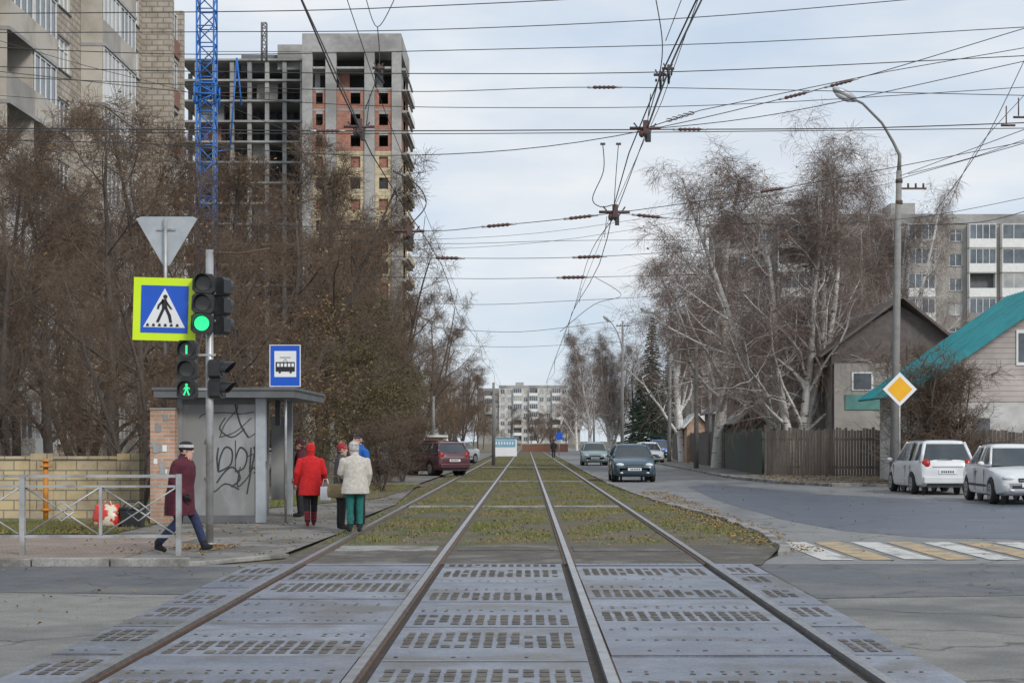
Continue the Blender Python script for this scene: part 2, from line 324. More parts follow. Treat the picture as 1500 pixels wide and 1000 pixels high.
litter('fallen_leaves',500,reg_l(4.1,14,15,57),[m_leafb],.025,.014)
sheet('verge_grass',[(-7.4,33),(-3.95,44),(-3.6,58),(-5.0,58),(-5.6,48),(-7.2,40)],PZ+.004,m_grassb)
blades('verge_grass_blades',12000,lambda N:(lambda t,u:np.stack([-6.0+t*2.2+u*1.3-.6,38+t*18+u],1))(rng.uniform(0,1,N),rng.uniform(-.6,.6,N)),.13,m_grass,z0=PZ)
# ------------------------------------------------------------ trees
def seg_tubes(p0,p1,r0,r1,k):
    d=p1-p0; d/=np.linalg.norm(d,axis=1)[:,None]+1e-9
    ref=np.where(np.abs(d[:,2:3])<.8,np.array([[0,0,1.]]),np.array([[0,1.,0]]))
    a=np.cross(d,ref); a/=np.linalg.norm(a,axis=1)[:,None]+1e-9; bb=np.cross(d,a); n=len(p0)
    an=np.arange(k)*2*np.pi/k; ca=np.cos(an)[None,:,None]; sa=np.sin(an)[None,:,None]
    o=a[:,None,:]*ca+bb[:,None,:]*sa
    v=np.concatenate([p0[:,None,:]+o*r0[:,None,None],p1[:,None,:]+o*r1[:,None,None]],1).reshape(-1,3)
    j=np.arange(k); q=np.stack([j,(j+1)%k,(j+1)%k+k,j+k],1)
    f=(np.arange(n)*2*k)[:,None,None]+q[None]
    return v,f.reshape(-1,4)
def gen_tree(name,seed,H,kind='bare',leaf=0,stems=1,leafmat=None,dens=1.0,leafsz=.07,thick=1.0):
    R=random.Random(seed); segs=[[],[],[]]; tips=[]
    birch=kind=='birch'
    def grow(p,d,L,r,lv):
        ns=(9,7,4,3,2)[lv]; st=L/ns; wob=(.06,.16,.24,.3,.35)[lv]
        up=(.05,.10,.06,.0,-.02)[lv]
        if birch: up=(.06,.12,.03,-.16,-.32)[lv]
        if kind=='shrub': up=.05
        for i in range(ns):
            d=(d+V(R.gauss(0,wob),R.gauss(0,wob),R.gauss(0,wob)+up)).normalized()
            q=p+d*st; t=(i+1)/ns
            ra=r*(1-.8*i/ns); rb=r*(1-.8*t)
            segs[0 if lv<2 else (1 if lv<3 else 2)].append((p,q,ra,rb,lv))
            if lv<4:
                lo=(.22,.15,.1,0)[lv] if kind!='shrub' else 0
                if t>lo:
                    cn=(2.2,1.5,2.1,2.2)[lv]*dens; c=int(cn)+(R.random()<cn%1)
                    for _ in range(c):
                        ang=R.uniform(0,2*math.pi); sp=R.uniform(.5,1.05) if lv==0 else R.uniform(.5,1.2)
                        if birch and lv==0: sp*=.8
                        ref=d.orthogonal().normalized(); side=(Matrix.Rotation(ang,3,d)@ref)
                        nd=(d*math.cos(sp)+side*math.sin(sp)).normalized()
                        CL=(.42*L*(1.12-.75*t),.5*L*(1.1-.5*t),.5*L,.55*L)[lv]*R.uniform(.7,1.25)
                        if lv==3: CL=max(CL,.45)
                        if birch and lv==3: CL*=1.5
                        grow(p+(q-p)*R.random(),nd,CL,max(rb*(.5,.5,.5,.6)[lv],.0045),lv+1)
            else: tips.append(q)
            p=q
        tips.append(p)
    for s in range(stems):
        if stems==1: d=V(R.gauss(0,.04),R.gauss(0,.04),1)
        else:
            a=2*math.pi*s/stems+R.uniform(-.3,.3); k=R.uniform(.12,.38); d=V(math.cos(a)*k,math.sin(a)*k,1)
        grow(V(0,0,-.1),d.normalized(),H*(R.uniform(.82,1) if stems>1 else .95),H*(.0125 if stems==1 else .0105)*thick,0)
    vs=[];fs=[];ms=[];off=0
    for gi,k in ((0,7),(1,4),(2,3)):
        if not segs[gi]: continue
        p0=np.array([s[0] for s in segs[gi]]);p1=np.array([s[1] for s in segs[gi]]);r0=np.array([s[2] for s in segs[gi]]);r1=np.array([s[3] for s in segs[gi]])
        r0=np.maximum(r0,.0055);r1=np.maximum(r1,.004)
        v,f=seg_tubes(p0,p1,r0,r1,k); vs.append(v);fs.append(f+off);off+=len(v)
        lvv=np.array([s[4] for s in segs[gi]]); ms.append(np.repeat((lvv>=(2 if not birch else 3)).astype(int),k))
    if leaf and tips:
        T=np.array(tips); idx=rng.integers(0,len(T),leaf); c=T[idx]+rng.normal(0,.12,(leaf,3))
        a=rng.normal(0,1,(leaf,3)); a/=np.linalg.norm(a,axis=1)[:,None]; bb=np.cross(a,rng.normal(0,1,(leaf,3))); bb/=np.linalg.norm(bb,axis=1)[:,None]
        s=leafsz*rng.uniform(.5,1.2,leaf)[:,None]
        v=np.stack([c+a*s,c+bb*s*.6,c-a*s,c-bb*s*.6],1).reshape(-1,3); vs.append(v); fs.append(np.arange(leaf*4).reshape(-1,4)+off); ms.append(np.full(leaf,2))
    mats=[m_birch,m_twigr] if birch else [m_bark,m_twig]
    mats.append(leafmat or m_leafb)
    me=np_mesh(name,np.concatenate(vs),np.concatenate(fs),np.concatenate(ms),mats)
    zs=np.concatenate(vs)[:,2].max()
    return me,zs
TB=[gen_tree('bare_tree_a',1,12,'bare',150,dens=.87,thick=1.15),gen_tree('bare_tree_b',2,12,'bare',500,dens=.85,thick=1.1),gen_tree('bare_tree_c',5,12,'bare',0,stems=3,dens=.76,thick=1.1)]
TL=[gen_tree('leafy_tree_a',8,11,'bare',5500,leafmat=m_leafo,dens=.76,leafsz=.09),gen_tree('leafy_tree_b',9,11,'bare',2200,leafmat=m_leafb,dens=.76,leafsz=.08)]
TI=[gen_tree('birch_a',11,17,'birch',300,stems=6,dens=.82,leafmat=m_leafb,thick=1.25),gen_tree('birch_b',12,15,'birch',300,stems=1,dens=.95,leafmat=m_leafy,thick=1.3)]
TS=[gen_tree('shrub_a',21,4,'shrub',0,stems=5,dens=.46)]
def tree(name,t,x,y,H,rz=None,sxy=1.0):
    me,zs=t; s=H/zs; return link(name,me,(x,y,0),(s*sxy,s*sxy,s),random.uniform(0,6.28) if rz is None else rz)
random.seed(5)
for (px,d,top,k) in [(15,40,205,0),(75,47,160,1),(165,42,120,0),(120,58,170,2),(215,50,130,1),(330,52,200,1),(390,58,190,2),(435,68,205,0),(20,60,210,1),(280,75,200,2),(475,80,225,1),(345,42,330,0),(205,36,330,2),(-40,45,170,2)]:
    tree('bare_tree',TB[k],X(px,d),d,Z(top,d),sxy=1.12)
for (px,d,top,k) in [(250,40,470,1),(420,50,430,1),(470,60,430,0),(520,72,410,0),(570,88,420,0),(500,54,490,0),(110,37,520,1)]:
    tree('leafy_tree',TL[k],X(px,d),d,Z(top,d),sxy=1.3)
for i,d in enumerate([78,90,100,114,130,150,170,195,225,260,295]):
    xx=-9.4+random.uniform(-.8,.8); tree('bare_tree',TB[i%3],xx,d,random.uniform(15.5,18.5)-d*.012,sxy=.95)
    if i%3!=2: tree('leafy_tree',TL[0 if i<6 else 1],xx+random.uniform(.3,1.6),d+5,random.uniform(7.5,10),sxy=1.0)
tree('birch_tree',TI[0],X(1165,78),78,Z(150,78),rz=.6,sxy=1.25)
tree('birch_tree',TI[1],X(1050,92),92,Z(205,92),rz=2,sxy=1.4)
tree('birch_tree',TI[0],X(1290,94),94,Z(200,94),rz=3.1,sxy=.85)
tree('birch_tree',TI[1],X(865,190),190,Z(465,190)); tree('birch_tree',TI[0],X(895,230),230,Z(470,230)); tree('birch_tree',TI[1],X(845,260),260,Z(500,260))
tree('birch_tree',TI[1],X(1000,120),120,Z(330,120),sxy=1.2)
tree('bare_tree',TB[0],X(925,200),200,Z(500,200)); tree('bare_tree',TB[2],X(1075,130),130,Z(470,130)); tree('bare_tree',TB[1],X(990,170),170,Z(500,170))
for (px,d,top) in [(1352,56.3,490),(1395,56.6,520)]:
    tree('bare_shrub',TS[0],X(px,d),d,Z(top,d),sxy=1.4)
for (px,d,top) in [(590,62,600),(600,75,600),(560,50,600),(610,90,605)]:
    tree('bare_shrub',TS[0],X(px,d),d,Z(top,d),sxy=1.5)
for i in range(44):
    d=random.uniform(330,560); xx=random.choice([random.uniform(-170,-14),random.uniform(12,220),random.uniform(-14,14) if d>430 else random.uniform(15,60)])
    me,zs=random.choice(TB+TI[1:]); 
    if i==0: dist_parent=bpy.data.objects.new('distant_trees',None); S.collection.objects.link(dist_parent)
    o=tree('distant_tree_part',(me,zs),xx,d,random.uniform(8,12) if abs(xx)<14 else random.uniform(13,19),sxy=1.5); o.parent=dist_parent
def conifer(H,seed):
    R=random.Random(seed); b=B(); b.tube([(0,0,0),(0,0,H)],[.2,.02],m_bark,7)
    z=1.2
    while z<H-.2:
        rad=(H-z)/H*3.0+.15
        for k in range(9):
            a=R.uniform(0,6.28); L=rad*R.uniform(.65,1.1); n=max(3,int(L*9)); 
            for i in range(n):
                t=(i+1)/n; c=V(math.cos(a)*L*t,math.sin(a)*L*t,z+.1-L*.28*t)
                for q in range(3):
                    w=.22*R.uniform(.6,1.2); dx=V(R.gauss(0,1),R.gauss(0,1),R.gauss(0,.4)).normalized()*w; dy=V(R.gauss(0,.3),R.gauss(0,.3),-1).normalized()*w*.6
                    b.poly([c-dx*.7,c+dx*.7,c+dy],m_conif)
        z+=.26
    return b
conifer(14.5,1).done('pine_tree',loc=(X(955,170),170,0)); conifer(11,2).done('pine_tree',loc=(X(980,178),178,0)); conifer(9,2).done('pine_tree',loc=(X(938,182),182,0))
# ------------------------------------------------------------ facades
def facade(b,o,u,n,cols,nf,fh,wall,z0=0,panel=None,rnd=None,parapet=1.0):
    R=rnd or random.Random(1)
    Wt=sum(c[0] for c in cols)
    def P(a,z,d=0): return o+u*a+W*z+n*d
    def q(a0,a1,z0_,z1,m,d=0):
        b.poly([P(a0,z0_,d),P(a1,z0_,d),P(a1,z1,d),P(a0,z1,d)],m)
    def win(a0,a1,za,zb,gm,nm=2,d=-.14):
        for x0 in (a0,a1): b.poly([P(x0,za,0),P(x0,zb,0),P(x0,zb,d),P(x0,za,d)],m_beige2)
        b.poly([P(a0,za,0),P(a1,za,0),P(a1,za,d),P(a0,za,d)],m_conc); b.poly([P(a0,zb,0),P(a1,zb,0),P(a1,zb,d),P(a0,zb,d)],m_conc)
        q(a0,a1,za,zb,gm,d); t=.07
        for i in range(nm+1):
            c=a0+(a1-a0)*i/nm; c=min(max(c,a0+t/2),a1-t/2); b.obox(o,u,n,c-t/2,c+t/2,za,zb,d+.002,d+.05,m_winf)
        b.obox(o,u,n,a0+t,a1-t,za,za+t,d+.003,d+.045,m_winf); b.obox(o,u,n,a0+t,a1-t,zb-t,zb,d+.003,d+.045,m_winf)
        b.obox(o,u,n,a0-.05,a1+.05,za-.07,za-.005,.003,.07,m_concd)
        if R.random()<.5: c=za+(zb-za)*.68; b.obox(o,u,n,a0+t,a1-t,c-.03,c+.03,d+.003,d+.04,m_winf)
    a=0
    for (w,ty) in cols:
        for f in range(nf):
            za=z0+f*fh; zb=za+fh
            if ty=='w': q(a,a+w,za,zb,wall)
            elif ty in('n','N'):
                m=w*(.2 if ty=='n' else .12); s=za+.85; e=za+2.35
                q(a,a+m,za,zb,wall); q(a+w-m,a+w,za,zb,wall); q(a+m,a+w-m,za,s,wall); q(a+m,a+w-m,e,zb,wall)
                win(a+m,a+w-m,s,e,R.choice([m_glass,m_glass,m_curt]),2 if ty=='n' else 3)
            elif ty in('b','B'):
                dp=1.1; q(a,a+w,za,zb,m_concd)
                pm=panel or wall
                b.obox(o,u,n,a+.03,a+w-.03,za-.1,za+.05,.0,dp+.05,m_conc)
                pm2=R.choice([pm,pm,m_winf,m_grbr]) if ty=='B' else pm
                b.obox(o,u,n,a+.06,a+w-.06,za+.05,za+1.1,dp-.08,dp,pm2)
                b.obox(o,u,n,a+.06,a+.14,za+.05,zb-.1,0,dp-.08,pm); b.obox(o,u,n,a+w-.14,a+w-.06,za+.05,zb-.1,0,dp-.08,pm)
                if R.random()<.82:
                    g=R.choice([m_glass,m_curt,m_glass]); q(a+.1,a+w-.1,za+1.1,zb-.1,g,dp-.06); k=4
                    for i in range(k+1):
                        c=a+.12+(w-.24)*i/k; b.obox(o,u,n,c-.035,c+.035,za+1.1,zb-.1,dp-.055,dp-.01,m_winf)
                    b.obox(o,u,n,a+.15,a+w-.15,zb-.2,zb-.12,dp-.05,dp-.015,m_winf)
        a+=w
    zt=z0+nf*fh
    b.obox(o,u,n,0,Wt,zt,zt+parapet,-.3,.12,m_conc)
    return Wt,zt+parapet
b=B(); R=random.Random(4); YS=49.0
pat=[(2.4,'w'),(2.2,'n'),(3.4,'B'),(1.2,'w'),(2.2,'n'),(2.2,'n'),(3.4,'B'),(3.2,'B'),(1.4,'w'),(2.2,'n'),(2.6,'N'),(1.4,'w'),(3.2,'B'),(3.2,'B'),(3.4,'w'),(2.2,'n'),(1.2,'w'),(3.1,'b')]
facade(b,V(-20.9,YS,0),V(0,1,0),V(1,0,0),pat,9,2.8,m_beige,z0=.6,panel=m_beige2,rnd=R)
Wt=sum(c[0] for c in pat); b.box(-34,-21.3,YS+.2,YS+Wt,0,26.5,m_beige)
b.box(-20.9,-19.3,YS+Wt-3.9,YS+Wt-3.3,0,27.6,m_beige); b.box(-20.9,-19.5,YS+Wt+.02,YS+Wt+.4,0,26.0,m_beige)
for f in range(9): b.box(-19.73,-19.66,YS+Wt-3.0,YS+Wt-.1,.75+f*2.8,1.7+f*2.8,m_brn)
b.done('apartment_building')
# construction tower
b=B(); D=232; k=D/F
x0,x1=X(443,D),X(588,D); y1=248; fh=3.0; nf=18; 
for f in range(nf+1):
    z=.5+f*fh; b.box(x0+.3,x1+ .0,D+.3,y1,z-.25,z,m_conc)
    b.box(x1-.2,x1+.55,D+1,y1,z-.32,z-.0,m_conc)
colp=[(443,458),(477,493),(534,549),(574,588)]
H=Z(50,D)
for (p,q) in colp:
    b.box(X(p,D),X(q,D)-.02,D-.25,D+.5,0,H-.05,m_conc)
    b.box(X(p,D),X(q,D)-.1,y1-8,y1-7.4,0,H-3,m_conc)
b.box(x0,x1,D-.3,y1,H-2.6,H,m_conc)
bays=[(458,477),(493,534),(549,574)]
for f in range(nf):
    z=.5+f*fh; py=645-(z+1.5-1.6)/k
    mm=m_yelbr if py>232 else (m_redbr if py>138 else None)
    for bi,(p,q) in enumerate(bays):
        a,c=X(p,D),X(q,D)
        if mm:
            wl=a+(c-a)*.25; wr=a+(c-a)*.78
            if bi==1: wl=a+(c-a)*.5; wr=a+(c-a)*.85
            b.box(a,wl,D+.02,D+.25,z,z+fh-.25,mm); b.box(wr,c,D+.02,D+.25,z,z+fh-.25,mm); b.box(wl,wr,D+.03,D+.24,z,z+.7,mm)
            b.box(wl,wr,D+.03,D+.24,z+2.3,z+fh-.25,mm if mm is m_yelbr else m_conc)
            b.box(a,c,D-.02,D+.3,z+fh-.25,z+fh,mm if (mm is m_yelbr) else m_conc)
            if mm is m_yelbr: b.box(wl,wr,D+.4,D+.45,z+.7,z+2.3,m_redbr if f%2 else m_dark)
        else:
            b.box(a,c,D-.02,D+.3,z+fh-.3,z+fh,m_conc)
            b.box(a,a+(c-a)*.4,D+2.5,D+2.7,z,z+fh-.3,m_conc if (f+bi)%2 else m_redbr)
    b.box(x1+.02,x1+.9,D+2,y1-1,z,z+.15,m_conc); b.box(x1+.8,x1+.9,D+2,y1-1,z+.15,z+1.0,m_winf if py<230 else m_yelbr)
    b.box(x1-.3,x1-.1,D+.6,D+5,z,z+fh-.3,mm or m_conc); b.box(x1-.3,x1-.1,D+8,D+12,z,z+fh-.3,mm or m_conc)
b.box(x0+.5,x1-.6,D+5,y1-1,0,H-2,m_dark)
D2=240; a,c=X(262,D2),X(443,D2)-.1; top=Z(90,D2)
for f in range(int(top/3.0)+1):
    z=.5+f*3.0; b.box(a,c,D2,D2+16,z-.28,z,m_conc)
    if random.random()<.5: p=random.uniform(a,c-6); b.box(p,p+random.uniform(2,5),D2+2,D2+2.2,z,z+2.7,m_conc if f%3 else m_redbr)
    if f%2: b.box(a+3,c-.3,D2+.05,D2+.12,z+1.0,z+1.08,m_rust)
for i in range(8):
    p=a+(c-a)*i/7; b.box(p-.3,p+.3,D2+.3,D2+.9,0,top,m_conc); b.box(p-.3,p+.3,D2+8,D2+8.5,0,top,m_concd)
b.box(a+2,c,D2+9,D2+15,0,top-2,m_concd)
b.box(X(405,D2),c,D2+1,D2+12,top-1,Z(63,D2),m_conc); b.box(X(350,D2),X(405,D2)-.02,D2+2,D2+12,top-1,Z(76,D2),m_concd)
for i in range(10):
    z=18+i*1.3; b.box(X(470,D),X(560,D),D-1.6,D-.6,z,z+.06,m_rust)
for i in range(9):
    p=X(470,D)+i*1.1; b.tube([(p,D-1.6,0),(p,D-1.6,32)],.05,m_orange,4)
b.done('unfinished_apartment_tower')
def lattice(b,x,y,w,z0,z1,m,r=.09,step=None):
    step=step or w; P=[(x-w/2,y-w/2),(x+w/2,y-w/2),(x+w/2,y+w/2),(x-w/2,y+w/2)]
    for p in P: b.tube([(p[0],p[1],z0),(p[0],p[1],z1)],r*1.5,m,4)
    z=z0; i2=0
    while z<z1-.1:
        zz=min(z+step,z1); i2+=1
        for i in range(4):
            p,q=P[i],P[(i+1)%4]
            if i2%2: b.tube([(p[0],p[1],z),(q[0],q[1],zz)],r,m,4)
            else: b.tube([(q[0],q[1],z),(p[0],p[1],zz)],r,m,4)
            b.tube([(p[0],p[1],zz),(q[0],q[1],zz)],r,m,4)
        z=zz
b=B(); d=222; lattice(b,X(303,d),d,2.3,0,70,m_crane,.085)
lattice(b,X(303,d),d,2.8,Z(155,d),Z(125,d),m_crane,.12,1.4)
b.tube([(X(343,d),d+2,Z(80,d)),(X(333,d),d+2,Z(215,d))],.13,m_crane,5); b.tube([(X(343,d),d+2,Z(80,d)),(X(350,d),d+2,Z(150,d))],.13,m_crane,5); b.tube([(X(333,d),d+2,Z(215,d)),(X(318,d),d,Z(222,d))],.1,m_crane,5)
b.done('tower_crane')
b=B(); d=236; lattice(b,X(387,d),d,.7,Z(90,d),Z(34,d),m_concd,.06,1.2); b.done('mast')
b=B(); D=200; R=random.Random(9)
pat=[(1.5,'w'),(2.6,'n'),(2.6,'n'),(3.4,'B'),(3.4,'B'),(2.6,'n'),(1.2,'w'),(2.6,'n'),(2.6,'N'),(3.4,'B'),(1.4,'w'),(2.6,'n'),(3.4,'B'),(.6,'w'),(5.6,'B'),(.6,'w'),(2.8,'B'),(1.2,'w'),(2.6,'n'),(2.6,'n'),(3.4,'B'),(3.4,'B'),(2.6,'n')]
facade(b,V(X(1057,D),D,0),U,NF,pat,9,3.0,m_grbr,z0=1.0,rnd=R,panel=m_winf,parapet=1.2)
Wt=sum(c[0] for c in pat); b.box(X(1057,D),X(1057,D)+Wt,D+.4,D+14,0,28.6,m_grbr)
b.box(X(1085,D)+19,X(1085,D)+22,D+3,D+8,28,31,m_conc)
b.done('apartment_building')
b=B(); D=185; facade(b,V(X(1012,D),D,0),U,NF,[(1,'w'),(3,'B'),(2.6,'n'),(3.2,'B'),(3.2,'B'),(2.6,'n'),(3,'B')],5,3.0,m_grbr,z0=1,rnd=R,panel=m_grbr); b.box(X(1012,D),X(1012,D)+18.5,D+.4,D+12,0,16.5,m_grbr); b.done('apartment_building')
b=B(); D=600; facade(b,V(X(731,D),D,0),U,NF,[(2.6,'n'),(2.6,'n'),(3.2,'B'),(2.6,'n'),(3.2,'B'),(2.6,'n'),(2.6,'n'),(3.2,'B'),(2.6,'n')],7,2.9,m_white_r,z0=.5,rnd=R,panel=m_winf); b.box(X(731,D),X(731,D)+25.2,D+.4,D+12,0,21.0,m_white_r); b.box(-4,-1,D+3,D+6,20,23,m_conc)
b.done('apartment_building')
b=B(); D=640; facade(b,V(X(700,D),D,0),U,NF,[(2.6,'n'),(3.2,'B')]*7,5,3,m_grbr,z0=6,rnd=R); b.box(X(700,D),X(700,D)+40,D+.4,D+10,0,21,m_grbr); b.done('apartment_building')
# ------------------------------------------------------------ houses right
b=B(); D=58; yb=64.4
xe=X(1322,D); ze=Z(577,D); xr=X(1560,D); zr=Z(412,D); xw=X(1346,D); xr2=2*xr-xe
xw2=2*xr-xw
def roofz(x): return ze+(min(x,2*xr-x)-xe)*(zr-ze)/(xr-xe)
zl=Z(588,D); 
b.poly([(xw,D,0),(xw2,D,0),(xw2,D,zl),(xw,D,zl)],m_white_r)
m_sid=M('pink_siding',(.47,.41,.38),(.53,.47,.44),1.5,.7,c3=(.39,.345,.32),big=.6)
z=zl
slope=(zr-ze)/(xr-xe)
while z<zr-.3:
    z2=z+.19; L=max(xw,xe+(z+.1-ze)/slope+.1); Rr=2*xr-L
    if L<Rr: b.box(L,Rr,D-.03,D,z,z2-.012,m_sid); b.box(L+.02,Rr-.02,D-.02,D+.01,z2-.012,z2,m_concd)
    z=z2
b.poly([(xw,D+.02,0),(xw,yb,0),(xw,yb,roofz(xw)),(xw,D+.02,roofz(xw))],m_white_r)
b.poly([(xw,yb,0),(xw2,yb,0),(xw2,yb,roofz(xw)),(xr,yb,zr-.1),(xw,yb,roofz(xw))],m_sid)
for sgn in (0,1):
    p0=V(xe if not sgn else xr2,0,ze); p1=V(xr,0,zr); dv=(p1-p0).normalized(); L=(p1-p0).length; nn=V(-dv.z,0,dv.x) if not sgn else V(dv.z,0,-dv.x)
    o=V(p0.x,D-.6,p0.z)
    b.obox(o,dv,V(0,1,0),-.2,L,0,.07,0,yb-D+1,m_teal,nn)
    b.obox(o,dv,V(0,-1,0),-.2,L,-.16,.10,.0,.05,m_teal,nn)
    y=.3
    while y<yb-D+1: b.obox(o,dv,V(0,1,0),-.2,L,.07,.11,y,y+.05,m_teal,nn); y+=.35
wx=X(1488,D); b.box(wx,wx+.9,D-.07,D-.032,Z(535,D),Z(483,D),m_winf); b.box(wx+.08,wx+.82,D-.09,D-.072,Z(530,D),Z(488,D),m_glass); b.box(wx+.42,wx+.47,D-.1,D-.091,Z(530,D),Z(488,D),m_winf)
b.box(X(1425,D),X(1450,D),D-.04,D-.003,Z(640,D),Z(612,D),m_glass)
b.done('gable_house')
b=B(); D=76; xa,xb,xm=X(1218,D),X(1400,D),X(1318,D); ze=Z(515,D); zr=Z(438,D)
b.poly([(xa,D,0),(xb,D,0),(xb,D,ze+.6),(xm,D,zr-.3),(xa,D,ze+.3)],m_darkroof)
zz=.1
while zz<ze+.3: b.box(xa+3.5,xb-.05,D-.05,D-.004,zz,zz+.17,m_wood); zz+=.185
b.box(xa+.1,xa+3.2,D-.15,D-.02,0,Z(532,D),m_grbr); b.box(xa+.6,xa+2.4,D-.2,D-.16,Z(600,D),Z(578,D),m_green_b); b.box(xa+.9,xa+1.9,D-.2,D-.16,Z(572,D),Z(545,D),m_winf); b.box(xa+1.0,xa+1.8,D-.23,D-.205,Z(570,D),Z(547,D),m_glass)
b.box(xa+3.25,xa+5.4,D-.4,D-.06,Z(640,D),Z(600,D),m_green_b)
b.box(xa+4.2,xa+5.0,D-.1,D-.055,Z(560,D),Z(535,D),m_winf); b.box(xa+4.27,xa+4.93,D-.13,D-.105,Z(558,D),Z(537,D),m_glass)
b.poly([(xa,D,0),(xa,D+9,0),(xa,D+9,ze+.3),(xa,D,ze+.3)],m_grbr)
for (p,q) in (((xa-.6,ze-.3),(xm,zr)),((xb+.5,ze-.1),(xm,zr))):
    p0=V(p[0],D-.6,p[1]);p1=V(q[0],D-.6,q[1]); dv=(p1-p0).normalized(); nn=V(-dv.z,0,dv.x); nn=nn if nn.z>0 else -nn
    b.obox(p0,dv,V(0,1,0),0,(p1-p0).length,0,.12,0,11,m_darkroof,nn)
b.done('wooden_house')
def shed(name,px0,px1,top,d,wall,roof,dep=4,slope=.5):
    b=B(); x0,x1=X(px0,d),X(px1,d); z=Z(top,d); b.box(x0,x1,d,d+dep,0,z-.3,wall); 
    xm=(x0+x1)/2
    for (p,q) in (((x0-.25,z-.35),(xm,z+slope)),((x1+.25,z-.35),(xm,z+slope))):
        p0=V(p[0],d-.3,p[1]);p1=V(q[0],d-.3,q[1]); dv=(p1-p0).normalized(); nn=V(-dv.z,0,dv.x); nn=nn if nn.z>0 else -nn
        b.obox(p0,dv,V(0,1,0),0,(p1-p0).length,0,.08,0,dep+.6,roof,nn)
    b.poly([(x0,d-.01,z-.3),(x1,d-.01,z-.3),(xm,d-.01,z+slope-.05)],wall)
    b.box(x0+(x1-x0)*.3,x0+(x1-x0)*.6,d-.05,d-.005,.1,z*.7,m_dark)
    b.done(name)
shed('garden_shed',1048,1100,598,100,m_darkroof,m_darkroof,6,.8)
shed('garden_shed',1006,1036,620,118,m_brickp,m_winf,5,.7)
shed('garden_shed',1082,1118,612,88,m_wood,m_conc,5,.5)
shed('garden_house',1120,1200,590,96,m_darkroof,m_darkroof,8,1.6)
def fence(name,p0,p1,h,m,bw=.13,jit=.08):
    b=B(); p0=V(*p0,0);p1=V(*p1,0); d=(p1-p0); L=d.length; d.normalize(); n=V(d.y,-d.x,0); a=0
    while a<L-bw:
        hh=h+random.uniform(-jit,jit); b.obox(p0,d,n,a+.008,a+bw-.008,.06,hh,-.012+random.uniform(0,.01),.014,m if random.random()<.85 else m_darkroof); a+=bw
    b.obox(p0,d,n,0,L,.4,.5,-.06,-.014,m); b.obox(p0,d,n,0,L,h-.5,h-.4,-.06,-.014,m)
    a=0
    while a<L: b.obox(p0,d,n,a,a+.12,0,h-.1,-.18,-.065,m); a+=2.4
    b.done(name)
fence('wooden_fence',(X(1120,72),72),(X(1300,70),70),Z(628,71),m_wood)
fence('wooden_fence',(X(1300,70),69.8),(X(1312,57.6),57.6),2.0,m_wood)
fence('wooden_fence',(X(1312,56.8),57.4),(X(1600,57),57.2),Z(632,57),m_wood)
fence('green_fence',(X(1062,90),90),(10.4,72.2),2.1,m_woodg)
fence('wooden_fence',(X(985,140),140),(X(1062,90),90.2),2.1,m_wood)
# ------------------------------------------------------------ left low wall & column
b=B(); D=33; x0=X(-300,D); x1=X(205,D)
xs=x0
while xs<x1-.1:
    xe2=min(xs+2.6,x1); b.box(xs,xe2-.45,D,D+.3,0,Z(672,D),m_stone); b.box(xe2-.45,xe2,D-.05,D+.36,0,Z(664,D),m_stone); b.box(xs,xe2-.45,D-.03,D+.33,Z(672,D),Z(668,D),m_stone); xs=xe2
b.done('stone_block_wall')
b=B(); D=30.7; b.box(X(220,D),X(256,D),D,D+.45,0,Z(600,D),m_brickp); b.box(X(219,D),X(257,D),D-.02,D+.47,Z(600,D),Z(597,D),m_conc)
for i in range(12):
    px=random.uniform(221,246); py=random.uniform(610,700); s=random.uniform(.05,.10); o=V(X(px,D),D-.004-.001*i,Z(py,D)); b.poly([o,o+V(s,0,0),o+V(s,0,s*1.4),o+V(0,0,s*1.4)],random.choice([m_signw,m_curt,m_conc]))
b.done('brick_pillar')
b=B(); D=31; x=X(67,D); b.tube([(x,D,0),(x,D,Z(672,D))],.05,m_orange,10); b.disc((x,D,Z(684,D)),(0,0,1),.11,.04,m_orange,14); b.disc((x,D,Z(676,D)),(0,0,1),.09,.03,m_orange,14); b.disc((x,D,Z(748,D)),(0,0,1),.09,.05,m_orange,14)
b.done('gas_standpipe')
b=B(); D=22.3
pp=[X(-425,D),X(-196,D),X(33,D),X(262,D)]
for p in pp: b.box(p-.035,p+.035,D-.035,D+.035,0,Z(694,D),m_steel)
for a,c in zip(pp[:-1],pp[1:]):
    for py in (697,785): b.box(a+.036,c-.036,D-.02,D+.02,Z(py,D)-.02,Z(py,D)+.02,m_steel)
    b.box(a+.036,c-.036,D-.018,D+.018,Z(712,D)-.015,Z(712,D)+.015,m_steel)
    mid=(a+c)/2; b.box(mid-.02,mid+.02,D-.019,D+.019,Z(785,D)+.021,Z(712,D)-.016,m_steel)
    for (s,e) in ((a+.04,mid-.02),(mid+.02,c-.04)):
        zt,zb=Z(714,D),Z(783,D); cx=(s+e)/2; cz=(zt+zb)/2
        for (p,q) in (((s,zt),(e,zb)),((s,zb),(e,zt))):
            b.tube([(p[0],D+(.013 if p[1]>q[1] else -.013),p[1]),(q[0],D+(.013 if p[1]>q[1] else -.013),q[1])],.012,m_steel,6)
        r=.13; b.tube([(cx+math.cos(t)*r*1.3,D-.03,cz+math.sin(t)*r) for t in [i*math.pi/2 for i in range(5)]],.011,m_steel,6)
b.done('pedestrian_barrier')
b=B(); D=29.5; c=X(157,D)
rings=[]
for (z,rx,ry) in [(.0,.22,.1),(.05,.26,.14),(.18,.25,.15),(.29,.23,.09),(.38,.22,.03)]:
    rings.append([V(c+rx*math.cos(t)*(1+.08*math.sin(5*t+z*20)),D+ry*math.sin(t),PZ+z+.03*math.sin(3*t)*(z>.2)) for t in [i*math.pi/10 for i in range(20)]])
